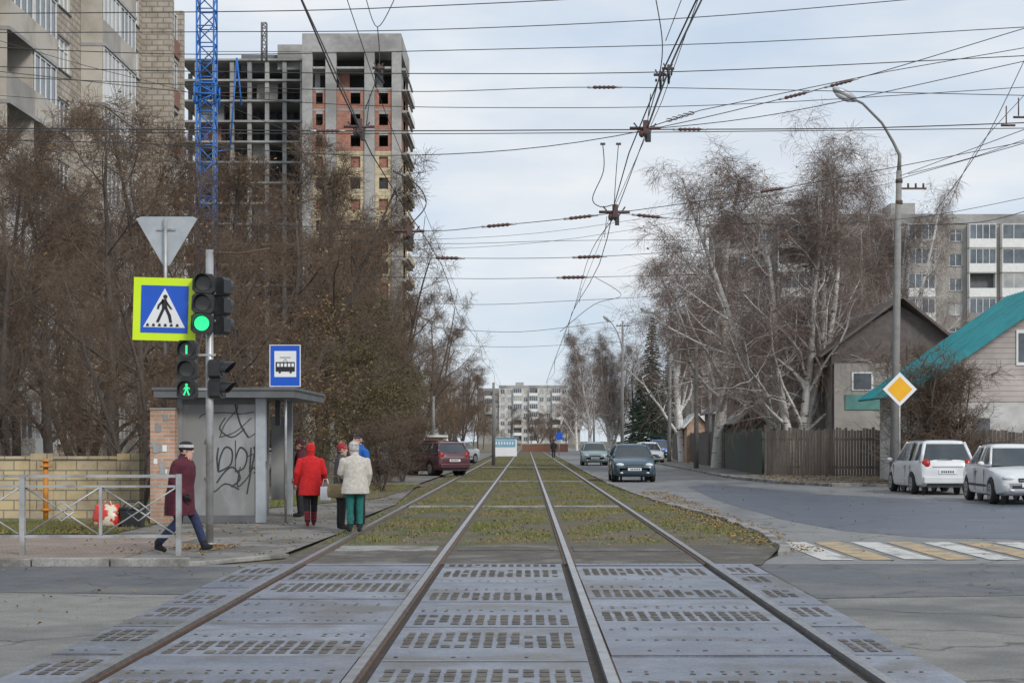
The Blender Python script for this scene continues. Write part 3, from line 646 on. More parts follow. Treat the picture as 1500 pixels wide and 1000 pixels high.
m_bag=M('red_plastic',(.6,.03,.02),(.7,.06,.03),5,.35,c3=(.7,.65,.5),big=5,bp=(.52,.55)); b.loft(rings,m_bag)
for s in (-.03,.03): b.tube([(c-.1,D+s,PZ+.34),(c-.08,D+s,PZ+.46),(c+.05,D+s,PZ+.46),(c+.08,D+s,PZ+.34)],.012,m_bag,6)
b.done('red_shopping_bag')
b=B(); c=X(195,D)
b.loft([[V(c+sx*w,D+sy*w*.8,PZ+z) for sx,sy in ((-1,-1),(1,-1),(1,1),(-1,1))] for z,w in ((0,.17),(.3,.2),(.32,.22),(.35,.22))],m_black,sm=False)
b.tube([(c-.2,D,PZ+.33),(c-.1,D,PZ+.45),(c+.1,D,PZ+.45),(c+.2,D,PZ+.33)],.012,m_black,5)
b.done('black_crate')
# ------------------------------------------------------------ shelter
b=B(); xa,xb=-6.6,-4.93; ya,ybk=31.0,34.6; zr_=Z(583,31.0)
b.box(xa+.1,xb-.2,ya,ya+.05,PZ+.12,zr_,m_shelt)
for (p,q) in ((xa,xa+.1),(xb-.19,xb)): b.box(p,q,ya-.03,ya+.12,PZ,zr_,m_shelt if p==xa else m_signback)
b.box(xa+.1,xb-.19,ya-.02,ya+.07,PZ,PZ+.14,m_sheltd); b.box(xa+.1,xb-.19,ya-.02,ya+.0,zr_-.12,zr_,m_sheltd)
b.box(xa,xa+.05,ya+.12,ybk,PZ,zr_,m_shelt)
b.box(xa+.05,xb-.5,ybk-.05,ybk,PZ,zr_,m_shelt)
b.box(xb-.12,xb,ybk-.12,ybk,PZ,zr_,m_signback); b.box(xb-.1,xb,(ya+ybk)/2,(ya+ybk)/2+.1,zr_-.5,zr_,m_sheltd)
b.box(xb-.45,xb-.13,ybk-.04,ybk-.01,PZ+.3,zr_-.3,m_curt)
b.box(xa-.35,xb+.6,ya-.45,ybk+.4,zr_+.002,zr_+.14,m_sheltd); b.box(xa-.38,xb+.63,ya-.48,ybk+.43,zr_+.14,zr_+.19,m_sheltd)
b.box(xa+.15,xa+.5,ya+.4,ybk-.3,.45,.5,m_wood)
def stroke(pts,w=.022):
    pts=[V(X(p[0],31),30.993,Z(p[1],31)) for p in pts]
    out=[]
    for i in range(len(pts)-1):
        p0=pts[max(i-1,0)];p1=pts[i];p2=pts[i+1];p3=pts[min(i+2,len(pts)-1)]
        for t in [0,.25,.5,.75]: out.append(.5*((2*p1)+(p2-p0)*t+(2*p0-5*p1+4*p2-p3)*t*t+(3*p1-p0-3*p2+p3)*t**3))
    out.append(pts[-1])
    for i in range(len(out)-1):
        d=(out[i+1]-out[i]); 
        if d.length<1e-4: continue
        d.normalize(); n=V(-d.z,0,d.x)*w/2; e=d*w*.4
        yo=V(0,-.0004*(stroke.k%12),0); stroke.k+=1
        b.poly([out[i]-n-e+yo,out[i+1]-n+e+yo,out[i+1]+n+e+yo,out[i]+n-e+yo],m_graf)
stroke.k=0
G=[[(292,612),(300,606),(330,604),(352,606),(372,603)],[(322,640),(330,620),(348,598),(344,590)],[(344,590),(352,620),(364,640)],[(322,640),(345,632),(368,612)],
 [(320,656),(318,672),(320,690),(322,672),(330,655),(340,660),(338,680),(322,690)],[(345,645),(345,690)],[(345,672),(352,655),(362,664),(358,684),(346,690)],[(368,656),(366,690)],[(362,668),(374,664)],
 [(388,650),(372,655),(384,672),(388,684),(372,692)],[(300,650),(304,640),(312,652),(306,668)],[(318,706),(330,690),(342,684),(352,700),(340,712)],[(352,684),(348,712),(362,700),(372,684),(380,700),(388,690),(390,676)],[(366,640),(378,632),(388,628)],[(300,700),(312,720),(330,708),(350,716)],
 [(378,640),(366,700),(362,722)],[(330,612),(322,628),(340,640),(358,628)]]
for g in G: stroke(g,random.choice([.016,.022,.028]))
b.done('tram_stop_shelter')
b=B(); D=30.9; x0,x1=X(396,D),X(439,D); z0,z1=Z(565,D),Z(506,D)
b.box(x0,x1,D,D+.03,z0,z1,m_blue); b.box(x0-.015,x0-.001,D-.005,D+.035,z0-.015,z1+.015,m_signw); b.box(x1+.001,x1+.015,D-.005,D+.035,z0-.015,z1+.015,m_signw); b.box(x0,x1,D-.005,D+.035,z1+.001,z1+.015,m_signw); b.box(x0,x1,D-.005,D+.035,z0-.015,z0-.001,m_signw)
b.box(X(402,D),X(434,D),D-.008,D-.002,Z(552,D),Z(514,D),m_signw)
b.box(X(404,D),X(432,D),D-.014,D-.01,Z(544,D),Z(530,D),m_signb)
for i in range(5): b.box(X(406+i*5.3,D),X(409.6+i*5.3,D),D-.018,D-.0145,Z(537,D),Z(532,D),m_signw)
for p in (410,426): b.disc((X(p,D),D-.0105,Z(545,D)),(0,-1,0),.022,.004,m_signb,10)
b.prism([(-.05,.0),(.0,.06),(.05,0),(.045,-.004),(0,.048),(-.045,-.004)],V(X(418,D),D-.01,Z(530,D)),U,W,NF,.003,m_signb)
b.box(X(410,D),X(426,D),D-.014,D-.01,Z(523.8,D),Z(523,D),m_signb)
b.tube([(X(418,D),D+.05,PZ),(X(418,D),D+.05,z1)],.025,m_steel,8)
b.done('tram_stop_sign')
# ------------------------------------------------------------ traffic signals
D=24.4
b=B(); px=X(307,D); b.tube([(px,D,0),(px,D,Z(366,D))],.058,m_steel,12); b.disc((px,D,PZ),(0,0,1),.11,.03,m_steel,14)
b.tube([(px,D,Z(370,D)),(X(352,D),D,Z(371,D)),(X(395,D),D,Z(364,D))],.015,m_rust,6)
def signal(b,cx,cy,ztop,zbot,w,dep,face,lenses,tilt=0):
    f=V(*face).normalized(); u=V(-f.y,f.x,0); n=len(lenses); h=(ztop-zbot)/n
    Rm=Matrix.Rotation(tilt,3,f); wv=Rm@W; uv=Rm@u; o=V(cx,cy,zbot)
    for i,l in enumerate(lenses[::-1]):
        ch=.04; z0_,z1_=i*h+.006,(i+1)*h-.006
        b.prism([(-w/2+ch,z0_),(w/2-ch,z0_),(w/2,z0_+ch),(w/2,z1_-ch),(w/2-ch,z1_),(-w/2+ch,z1_),(-w/2,z1_-ch),(-w/2,z0_+ch)],o-f*dep/2,uv,wv,f,dep,m_black)
        c=o+wv*(i+.5)*h+f*(dep/2); r=min(w,h)*.37
        b.disc(c,f,r,.012,l if l is not None and not isinstance(l,str) else m_lensoff,20)
        ring=[]
        for k in range(15):
            t=math.radians(-30+k*240/14); ring.append(c+uv*math.cos(t)*r*1.12+wv*math.sin(t)*r*1.12)
        for k in range(14):
            e0=.17*max(.35,math.sin(math.radians(-30+k*240/14))*.6+.6); e1=.17*max(.35,math.sin(math.radians(-30+(k+1)*240/14))*.6+.6)
            b.poly([ring[k],ring[k+1],ring[k+1]+f*e1,ring[k]+f*e0],m_black)
        if l=='man': man(b,c+f*.014,uv,wv,f,r)
        if l=='one': b.obox(c,uv,f,-.014,.014,-r*.6,r*.6,.013,.018,m_green,wv)
def man(b,c,u,w,f,r):
    b.disc(c+w*r*.6,f,r*.19,.006,m_green,10)
    for p in ([(-.16,.38),(.16,.38),(.2,-.1),(-.16,-.1)],[(-.16,-.08),(.04,-.08),(-.26,-.85),(-.46,-.8)],[(.0,-.08),(.2,-.08),(.46,-.8),(.26,-.85)],[(-.14,.38),(-.44,.0),(-.34,-.08),(-.1,.2)],[(.14,.38),(.48,.1),(.4,-.02),(.12,.2)]):
        b.prism([(x*r,y*r) for x,y in p],c,u,w,f,.006,m_green)
signal(b,X(300,D)+.0,D-.2,Z(403,D),Z(490,D),.32,.2,(.08,-1,0),[None,None,m_green],-.04)
signal(b,px+.12,D+.12,Z(405,D),Z(490,D),.3,.18,(.45,1,0),[None,None,None])
signal(b,X(278,D),D-.16,Z(499,D),Z(585,D),.29,.18,(.05,-1,0),['one',None,'man'])
signal(b,X(318,D),D,Z(526,D),Z(584,D),.26,.18,(1,-.2,0),[None,None])
for z in (430,470,520,570): b.box(px-.25,px+.1,D-.06,D-.03,Z(z,D)-.015,Z(z,D)+.015,m_steel)
b.done('traffic_light')
b=B(); D=24.3; o=V(X(241.5,D),D,Z(453,D)); h=.465; Rm=Matrix.Rotation(math.radians(1.5),3,V(0,1,0)); u=Rm@U; w=Rm@W
b.obox(o,u,NF,-h,h,-h,h,0,.02,m_fluo,w); b.obox(o,u,NF,-.35,.35,-.35,.35,.021,.027,m_blue,w)
b.prism([(-.31,-.27),(.31,-.27),(.0,.31)],o,u,w,NF,.031,m_signw)
c=o+NF*.032
def pp_(pts): b.prism([(x,y) for x,y in pts],c,u,w,NF,.005,m_signb)
b.disc(c+u*.01+w*.185,NF,.032,.005,m_signb,12)
pp_([(-.04,.15),(.03,.15),(.045,.02),(-.035,-.0)]); pp_([(-.035,.01),(.01,.01),(-.08,-.2),(-.12,-.19)]); pp_([(.0,.02),(.045,.02),(.1,-.09),(.12,-.2),(.08,-.2),(.055,-.1)])
pp_([(.02,.14),(.1,.03),(.12,.0),(.09,.0),(.03,.08)]); pp_([(-.03,.14),(-.1,.06),(-.11,-.0),(-.08,.0),(-.07,.05),(-.01,.1)])
for i in range(6): xx=-.25+i*.088; pp_([(xx-.02,-.255),(xx+.03,-.255),(xx+.03-.01,-.215),(xx-.005,-.215)])
b.tube([(o.x,D+.04,Z(520,D)),(o.x,D+.04,Z(318,D))],.026,m_steel,10)
b.box(o.x-.02,px,D+.02,D+.05,Z(430,D)-.02,Z(430,D)+.02,m_steel); b.box(o.x-.02,px,D+.02,D+.05,Z(480,D)-.02,Z(480,D)+.02,m_steel)
b.done('pedestrian_crossing_sign')
b=B(); ox=V(o.x,D+.1,0); pts=[(X(197,D)-o.x,Z(319,D)),(X(204,D)-o.x,Z(316,D)),(X(281,D)-o.x,Z(316,D)),(X(287,D)-o.x,Z(319,D)),(X(246,D)-o.x,Z(388,D)),(X(237,D)-o.x,Z(388,D))]
b.prism(pts,ox,U,W,V(0,1,0),.02,m_signback); b.tube([(o.x,D+.07,Z(405,D)),(o.x,D+.07,Z(318,D))],.02,m_steel,8); b.box(o.x-.14,o.x+.14,D+.075,D+.098,Z(335,D)-.015,Z(335,D)+.015,m_steel)
b.done('give_way_sign')
b=B(); D=52; c=V(X(1318,D),D,Z(570,D)); s=.54
b.prism([(-s,0),(0,-s),(s,0),(0,s)],c,U,W,NF,.02,m_signw); s=.40; b.prism([(-s,0),(0,-s),(s,0),(0,s)],c+NF*.026,U,W,NF,.004,m_signor)
b.tube([(c.x,D+.05,0),(c.x,D+.05,c.z+.4)],.035,m_steel,8); b.done('priority_road_sign')
def lamp(name,D,pb,pt,ztop,head,side,r=.15):
    b=B(); xb_,xt=X(pb,D),X(pt,D); zt=Z(ztop,D)
    b.tube([(xb_,D,0),(xb_+(xt-xb_)*.5,D,zt*.5),(xt,D,zt)],[r,r*.85,r*.62],m_pole,12)
    hx,hz=X(head[0],D),Z(head[1],D); m1=V(xt,D,zt); m2=V(hx,D-1,hz)
    b.tube([m1,m1+V(-.02*side,0,.5),m1+V((hx-xt)*.12,-.1,(hz-zt)*.42),m1+V((hx-xt)*.35,-.35,(hz-zt)*.68),m1+V((hx-xt)*.75,-.8,(hz-zt)*.93),m2],[.075,.06,.05,.045,.042,.04],m_pole,8)
    d=V(hx-xt,-.6,(hz-zt)*.35).normalized(); Rr=d.to_track_quat('X','Z').to_matrix()
    b.ell(m2+d*.2,(.48,.2,.15),m_steel,12,8,Rr); b.ell(m2+d*.25+V(0,0,-.09),(.34,.15,.11),m_lamp,12,8,Rr)
    for z in (zt-.4,zt-1.1): b.disc((xt,D,z),(0,0,1),r*.8,.12,m_rust,10)
    b.box(xt-.1,xt+.9,D-.03,D+.03,zt-.62,zt-.56,m_rust)
    for k in range(3): b.tube([(xt+.3+k*.25,D,zt-.56),(xt+.3+k*.25,D,zt-.42)],.035,m_ins,6)
    b.done(name)
lamp('street_lamp',54,1309,1317,250,(1236,152),-1)
lamp('street_lamp',84,1100,1108,360,(1072,318),-1,.13)
lamp('street_lamp',118,980,982,490,(948,458),-1,.15)
lamp('street_lamp',160,911,911,520,(890,470),-1,.15)
def pole(D,p,top,r=.13,cross=True):
    b=B(); x=X(p,D); z=Z(top,D); b.tube([(x,D,0),(x,D,z)],[r,r*.65],m_pole,10)
    if cross:
        b.box(x-.6,x+.6,D-.05,D+.05,z-.5,z-.42,m_rust)
        for q in (-.5,-.2,.2,.5): b.tube([(x+q,D,z-.42),(x+q,D,z-.28)],.035,m_ins,6)
    b.done('utility_pole')
pole(60,168,330,.17,False); pole(100,1040,540,.14); pole(105,723,560,.12,False)
for (d,p,t) in [(150,912,470),(130,635,580),(200,725,590),(220,870,560),(260,895,580),(90,1020,500),(140,990,560)]: pole(d,p,t,.14)
# ------------------------------------------------------------ overhead wires
WR=.72
b=B(); b2=B()
def cr(pts,n=6):
    out=[]
    for i in range(len(pts)-1):
        p0=pts[max(i-1,0)];p1=pts[i];p2=pts[i+1];p3=pts[min(i+2,len(pts)-1)]
        for t in [j/n for j in range(n)]: out.append(.5*((2*p1)+(p2-p0)*t+(2*p0-5*p1+4*p2-p3)*t*t+(3*p1-p0-3*p2+p3)*t**3))
    return out+[pts[-1]]
for xx in (-2.15,1.62):
    y=4
    while y<300:
        b.tube([(xx+.12*math.sin(y*.2),y,5.8),(xx+.12*math.sin((y+5)*.2),y+5,5.8)],.009,m_wire,5,False); y+=5
    b.tube([(xx+.3,4,6.9),(xx+.2,22,6.15),(xx+.1,34,6.2),(xx,60,6.1),(xx,100,6.3),(xx,300,6.3)],.005,m_wire,5)
    for y in (22,34,50,70,95,130): b.tube([(xx,y,5.8),(xx+.05,y,6.25)],.006,m_wire,4)
b.done('tram_contact_wires')
b=B()
def span(d0,pts,r=.0085,d1=None,ins=()):
    d1=d1 or d0; n=len(pts); P=[]
    for i,(p,q) in enumerate(pts):
        d=d0+(d1-d0)*i/(n-1); P.append(V(X(p,d),d,Z(q,d)))
    P=cr(P)
    if pts[0][0]<=0: P=[P[0]+(P[0]-P[1]).normalized()*14]+P
    if pts[-1][0]>=1500: P=P+[P[-1]+(P[-1]-P[-2]).normalized()*14]
    b.tube(P,r*WR,m_wire,5)
    for px_ in ins:
        for i in range(len(P)-1):
            a_,c_=771+F*P[i].x/P[i].y,771+F*P[i+1].x/P[i+1].y
            if a_<=px_<c_:
                c=P[i].lerp(P[i+1],(px_-a_)/(c_-a_)); dv=(P[i+1]-P[i]).normalized(); s=d0/22; Lh=.3*s; rr=.026*s
                b2.tube([c-dv*Lh*.75,c-dv*Lh*.5],.016*s,m_steel,6)
                b2.tube([c+dv*Lh*(k_/10-.5) for k_ in range(11)],[rr*(1 if k_%2 else .6) for k_ in range(11)],m_ins,8)
                b2.tube([c+dv*Lh*.5,c+dv*Lh*.8],.014*s,m_steel,6); break
span(19,[(0,20),(430,16),(700,6),(900,-4)])
span(21,[(0,48),(300,47),(620,44),(1000,27),(1350,-2)])
span(22,[(0,70),(300,80),(700,73),(1100,62),(1500,40)])
span(20,[(0,98),(240,104),(600,108),(1000,105),(1500,82)])
span(24,[(0,113),(560,134),(900,128),(1500,140)],ins=(885,))
span(26,[(0,105),(440,150),(800,158),(1100,152),(1500,128)])
span(22,[(0,188),(250,190),(520,192),(945,190),(1250,188),(1500,180)],.011,ins=(1010,480))
span(22,[(0,205),(250,212),(560,228),(850,208),(1180,136),(1500,42)],ins=(1165,1232))
span(22.5,[(0,192),(520,196),(945,194),(1500,188)])
span(23,[(945,190),(1150,165),(1500,90)])
span(33,[(0,290),(300,322),(600,338),(720,331),(900,312),(1150,275),(1500,208)],.011,ins=(730,1130,850))
span(34,[(900,312),(1110,328),(1330,320),(1500,290)],ins=(950,))
span(40,[(480,350),(650,357),(870,352),(1310,352)])
span(46,[(500,372),(660,378),(870,376),(1110,360)],.012,ins=(655,863))
span(52,[(460,402),(680,408),(850,406),(1040,402)],.012,ins=(840,))
span(60,[(560,440),(700,446),(845,440),(1000,432)],.012)
span(75,[(640,480),(760,486),(900,470)],.015); span(90,[(660,505),(760,508),(910,500)],.015)
span(48,[(870,405),(910,432),(870,446),(820,486)],.012)
span(21,[(535,-5),(553,40),(580,-5)]); span(21,[(440,-5),(470,60),(520,170),(527,190)],.014)
span(21.5,[(553,40),(555,100),(535,160)],.01); span(22,[(575,250),(610,270),(624,300),(600,330)],.012)
span(18,[(1030,-5),(985,90),(948,188)],.016); span(18,[(960,-5),(970,60),(966,110),(950,170)],.009); span(20,[(1000,-5),(975,60)],.008)
span(34,[(948,190),(922,260),(902,312)],.014); span(33,[(883,212),(884,250),(868,290),(880,303),(898,300)],.014); span(33,[(906,210),(902,260),(899,310)],.012)
span(30,[(900,318),(862,378),(838,460),(800,560)],.012,90)
span(40,[(1370,310),(1440,210),(1500,90)],.014); span(42,[(1390,300),(1430,220),(1500,140)],.012); span(45,[(1330,255),(1420,232),(1500,205)],.013)
span(50,[(1318,258),(1500,190)],.014,40); span(50,[(1318,262),(1500,210)],.014,40); span(50,[(1318,330),(1430,326),(1500,310)],.014,40); span(54,[(1110,400),(1318,352)],.014,54)
for a in (252,266): span(54,[(600,a+100),(850,a+82),(1318,a)],.009)
span(48,[(0,60),(120,95),(290,140),(440,200)],.012); span(50,[(0,140),(160,160),(300,230),(420,300)],.012)
for (d,p,q) in [(22,527,188),(22,946,190),(33,901,312),(33,600,340),(21,555,102),(21,967,112),(21,979,103)]:
    c=V(X(p,d),d,Z(q,d)); s=d/22*.9
    big=1 if q>120 else .4
    b2.tube([c+V(-.24*s*big,0,.02),c+V(.22*s*big,0,.02)],.022*s,m_ins,8); b2.tube([c+V(-.02,-.3,-.1),c+V(.03,.3,-.1)],.02*s,m_wire,6)
    b2.cbox(c+V(0,0,.03),(.08*s*big,.1*s,.2*s*big),m_ins); b2.cbox(c+V(.04,0,-.1*s*big),(.06*s*big,.08*s,.16*s*big),m_wire); b2.ell(c+V(-.06*s,0,-.06*s),(.045*s*big,.04*s,.06*s*big),m_ins)
    b2.tube([c+V(-.18*s*big,0,.1*s),c+V(0,0,-.12*s*big),c+V(.15*s*big,0,.09*s)],.012*s,m_wire,5)
for i in range(5):
    d=22; c=V(X(980+i*8,d),d,Z(176-i*2.5,d)); b2.tube([c+V(math.cos(t)*.045,0,math.sin(t)*.022) for t in [k*math.pi/3 for k in range(7)]],.007,m_ins,5)
b.tube([V(X(946,22),22,Z(188,22)),V(X(1025,22),22,Z(162,22)),V(X(1300,23),23,Z(105,23)),V(X(1560,24),24,Z(60,24))],.006,m_wire,5)
for p in (883,906): c=V(X(p,33),33,Z(211,33)); b2.cbox(c,(.1,.05,.04),m_ins)
for (p,q) in ((1474,162),(1492,150)): c=V(X(p,22),22,Z(q,22)); b2.tube([c+V(0,0,.06),c+V(0,0,-.18)],.009,m_ins,6); b2.tube([c+V(-.07,0,-.2),c+V(.12,0,-.2)],.016,m_ins,6)
b.done('overhead_span_wires'); b2.done('wire_insulators')
# ------------------------------------------------------------ cars
def rrect(cx0,cx1,wf,wr,z,r=.12,n=4):
    pts=[]
    C=[(wf-r,cx1-r,0),( -(wf-r),cx1-r,90),(-(wr-r),cx0+r,180),(wr-r,cx0+r,270)]
    for (x,y,a0) in C:
        for k in range(n+1):
            a=math.radians(a0+90*k/n); pts.append(V(x+r*math.cos(a),y+r*math.sin(a),z))
    return pts
def car(name,loc,rotz,pm,kind='sedan',L=4.4,w=.84,H=1.45):
    b=B(); h=L/2
    if kind=='sedan':
        st=[(-h,.62,.40,.66),(-h+.04,.72,.32,.82),(-h+.14,.79,.26,.95),(-h+.4,.82,.22,.99),(-h+.9,w,.2,.99),(-.4,w,.19,.96),(.6,w,.19,.94),(h-1.2,w,.2,.92),(h-.8,.83,.2,.86),(h-.35,.80,.22,.78),(h-.12,.75,.26,.70),(h-.03,.68,.32,.62),(h,.58,.38,.54)]
        gh=(-h+.75,-h+1.25,.35,h-1.15)
    else:
        st=[(-h,.66,.38,.70),(-h+.03,.75,.30,.92),(-h+.10,.80,.26,1.0),(-h+.4,.83,.22,1.01),(-h+.9,w,.2,1.0),(-.4,w,.19,.98),(.6,w,.19,.96),(h-1.0,w,.2,.95),(h-.7,.83,.2,.90),(h-.3,.80,.22,.80),(h-.12,.75,.26,.72),(h-.03,.68,.32,.62),(h,.58,.38,.54)]
        gh=(-h+.06,-h+.38,.45,h-.95)
    rings=[]
    for (y,ww,zb,zt) in st:
        zm=zb+(zt-zb)*.5
        half=[(0,zb),(ww*.82,zb),(ww*.96,zb+.05),(ww,zb+.16),(ww*1.0,zm),(ww*.985,zt-.14),(ww*.95,zt-.05),(ww*.87,zt),(ww*.45,zt+.025),(0,zt+.035)]
        rings.append([V(x,y,z) for x,z in half]+[V(-x,y,z) for x,z in half[-2:0:-1]])
    b.loft(rings,pm)
    o=b.done(name+'_body')
    wy=(-h+.82,h-.86); cut=B()
    for y in wy:
        for s in (-1,1): cut.tube([(s*.55,y,.31),(s*1.1,y,.31)],.37,m_black,28)
    co=cut.done('cut'); md=o.modifiers.new('x','BOOLEAN'); md.operation='DIFFERENCE'; md.object=co; md.solver='EXACT'
    dg=bpy.context.evaluated_depsgraph_get(); ev=o.evaluated_get(dg); me=bpy.data.meshes.new_from_object(ev)
    bpy.data.objects.remove(co); bpy.data.objects.remove(o)
    body=bpy.data.objects.new('body',me); S.collection.objects.link(body)
    b=B()
    y0,y0t,y1t,y1=gh; zb=.95; zr=H
    def ghr(t,ins=0,z=None):
        return rrect(y0+(y0t-y0)*t+ins,y1+(y1t-y1)*t-ins,.76+(.58-.76)*t-ins,.76+(.58-.76)*t-ins,z if z is not None else zb+(zr-.07-zb)*t,.1)
    b.loft([ghr(0),ghr(.5),ghr(1)],m_cglass,cap=False)
    b.loft([ghr(.92),ghr(1,0,zr-.065),ghr(1,.04,zr-.025),ghr(1,.2,zr-.003),ghr(1,.45,zr+.008)],pm)
    def gp(s,y,t): return V(s*(.765+(.585-.765)*t),y,zb+(zr-.07-zb)*t)
    for s in (-1,1):
        for (yb_,yt_) in ((y1-.06,y1t-.03),(y0+.06,y0t+.04)):
            b.tube([gp(s*.985,yb_,0),gp(s*.985,yt_,1)],.035 if kind=='sedan' or yb_>0 else .06,pm,6)
        ym=.5*(y0t+y1t)+.05
        b.tube([gp(s,ym,0),gp(s,ym,1)],.03,m_black if kind!='sedan' else pm,6)
        if kind!='sedan': b.tube([gp(s,y0t+.62,0),gp(s,y0t+.62,1)],.04,pm,6)
        b.tube([gp(s,y0+.1,0.01),gp(s,y1-.1,0.01)],.028,pm,6)
        b.ell((s*(w+.09),y1-.25,1.0),(.09,.06,.065),pm,10,6)
        for yy in (ym,y1-.35,y0t+.55): b.box(min(s*(w-.01),s*(w+.004)),max(s*(w-.01),s*(w+.004)),yy-.008,yy+.008,.32,.86,m_black)
        b.box(min(s*(w-.02),s*(w+.012)),max(s*(w-.02),s*(w+.012)),wy[0]+.4,wy[1]-.4,.42,.48,m_black if kind!='wagon' else pm)
        for yy in (ym+.15,y0t+.7): b.cbox((s*(w+.01),yy,.82),(.03,.16,.03),pm)
    for y in wy:
        for s in (-1,1):
            b.tube([(s*(w-.2),y,.31),(s*(w-.19),y,.31),(s*(w-.03),y,.31),(s*(w-.0),y,.31)],[.27,.31,.31,.285],m_rubber,24)
            b.tube([(s*(w-.0),y,.31),(s*(w+.008),y,.31)],.2,m_rim,20)
            for k in range(5):
                a=k*2*math.pi/5+.3; b.cbox((s*(w+.01),y+math.cos(a)*.11,.31+math.sin(a)*.11),(.006,.05,.05),m_black)
            b.tube([(s*.45,y,.31),(s*.5,y,.31)],.36,m_black,16)
    for s in (-1,1):
        b.ell((s*.56,h-.12,.66),(.17,.12,.075),m_lamp,12,8,Matrix.Rotation(-s*.25,3,'Z'))
        b.ell((s*.62,-h+.09,.84 if kind=='sedan' else .9),(.14,.09,.10 if kind=='sedan' else .15),m_tail,12,8,Matrix.Rotation(s*.25,3,'Z'))
        b.ell((s*.5,h-.02,.36),(.07,.05,.04),m_lamp,8,6)
    b.box(-.34,.34,h-.06,h+.006,.56,.66,m_black); b.box(-.32,.32,h+.006,h+.012,.60,.615,m_rim)
    b.box(-.5,.5,h-.04,h+.005,.40,.48,m_black)
    b.box(-.26,.26,h+.006,h+.02,.44,.55,m_signw); 
    for k in range(6): b.box(-.2+k*.065,-.16+k*.065,h+.02,h+.023,.465,.525,m_signb)
    b.box(-.26,.26,-h-.03,-h-.004,.62,.73,m_signw)
    for k in range(6): b.box(-.2+k*.065,-.16+k*.065,-h-.033,-h-.03,.645,.705,m_signb)
    b.loft([rrect(-h-.06,-h+.12,.72,.72,z_,.05) for z_ in (.34,.37,.5,.53)],pm); b.box(-.6,.6,-h+.02,-h+.2,.22,.33,m_black)
    if kind!='sedan':
        b.tube([(-.3,y0+.02,zb+.05),(.15,y0+.02,zb+.08)],.01,m_black,4)
        b.box(-.45,.45,-h+.005,-h+.05,.80,.835,m_rim)
        for s in(-1,1): b.box(s*.5-.012,s*.5+.012,y0t+.3,y1t-.2,zr-.01,zr+.04,m_black)
    parts=b.done('trim')
    e=bpy.data.objects.new(name,None); S.collection.objects.link(e); e.location=loc; e.rotation_euler[2]=rotz
    body.parent=e; parts.parent=e; body.name='body'; parts.name='glass_wheels_trim'
    for p in body.data.polygons: p.use_smooth=True
    md=body.modifiers.new('n','EDGE_SPLIT'); md.split_angle=.6
    return e
p_white=paint('car_white',(.70,.71,.72)); p_teal=paint('car_dark_teal',(.045,.09,.125)); p_silv=paint('car_silver_green',(.28,.38,.38)); p_mar=paint('car_maroon',(.10,.035,.045)); p_sil=paint('car_silver',(.45,.47,.48)); p_blue=paint('car_blue',(.03,.10,.3))
car('parked_car',(12.35,50.2,0.01),0.0,p_white,'wagon',4.4,.9,1.6)
car('parked_car',(12.6,42.6,0.01),math.pi-.05,p_white,'sedan',4.4,.86,1.5)
car('car',(X(925,64.5),64.5,0.01),math.pi,p_teal,'hatch',3.9,.84,1.46)
car('car',(X(870,106),106,0),math.pi,p_silv,'hatch',4.0,.84,1.5)
car('parked_car',(X(949,115),115,0),math.pi+.1,p_white,'sedan',4.4,.86,1.5)
car('parked_car',(X(634,72),74,PZ),.5,p_mar,'hatch',4.0,.84,1.5)
car('parked_car',(X(666,112),112,PZ),math.pi-.5,p_sil,'sedan',4.4,.84,1.5)
car('parked_car',(X(575,80),80,PZ),.1,p_sil,'sedan',4.4,.84,1.5)
car('parked_car',(X(600,105),105,PZ),.3,p_white,'hatch',4.2,.84,1.5)
car('parked_car',(X(965,150),150,0),math.pi,p_blue,'wagon',4.4,.86,1.7)
# ------------------------------------------------------------ kiosks far
m_pblue=M('pale_blue_banner',(.12,.36,.52),(.3,.5,.62),.6,.6)
b=B(); D=165; b.box(X(722,D),X(757,D),D,D+3,0,Z(641,D),m_signw); b.box(X(724,D),X(755,D),D-.05,D-.01,Z(654,D),Z(644,D),m_pblue)
for i in range(7): b.box(X(726+i*4,D),X(728+i*4,D),D-.08,D-.055,Z(651,D),Z(647,D),m_signw)
b.box(X(722,D)-.2,X(757,D)+.2,D-.2,D+3.2,Z(641,D),Z(640,D),m_pblue); b.done('advertising_kiosk')
b=B(); D=230; b.box(X(765,D),X(832,D),D,D+.4,0,Z(657,D)+.6,m_brn); b.box(X(764,D),X(833,D),D-.05,D+.45,Z(657,D)+.6,Z(657,D)+.75,m_conc); b.done('brick_wall')
b=B(); D=170; b.box(X(815,D),X(824,D),D,D+.05,Z(644,D),Z(633,D),m_blue); b.tube([(X(819,D),D+.1,0),(X(819,D),D+.1,Z(633,D))],.04,m_steel,6); b.done('tram_stop_sign')
b=B(); D=110; b.box(X(622,D),X(650,D),D,D+4,0,Z(640,D),m_brickp); b.box(X(620,D),X(652,D),D-.3,D+4.3,Z(640,D),Z(637,D),m_winf); b.box(X(628,D),X(636,D),D-.05,D-.01,.4,1.6,m_glass); b.done('kiosk')
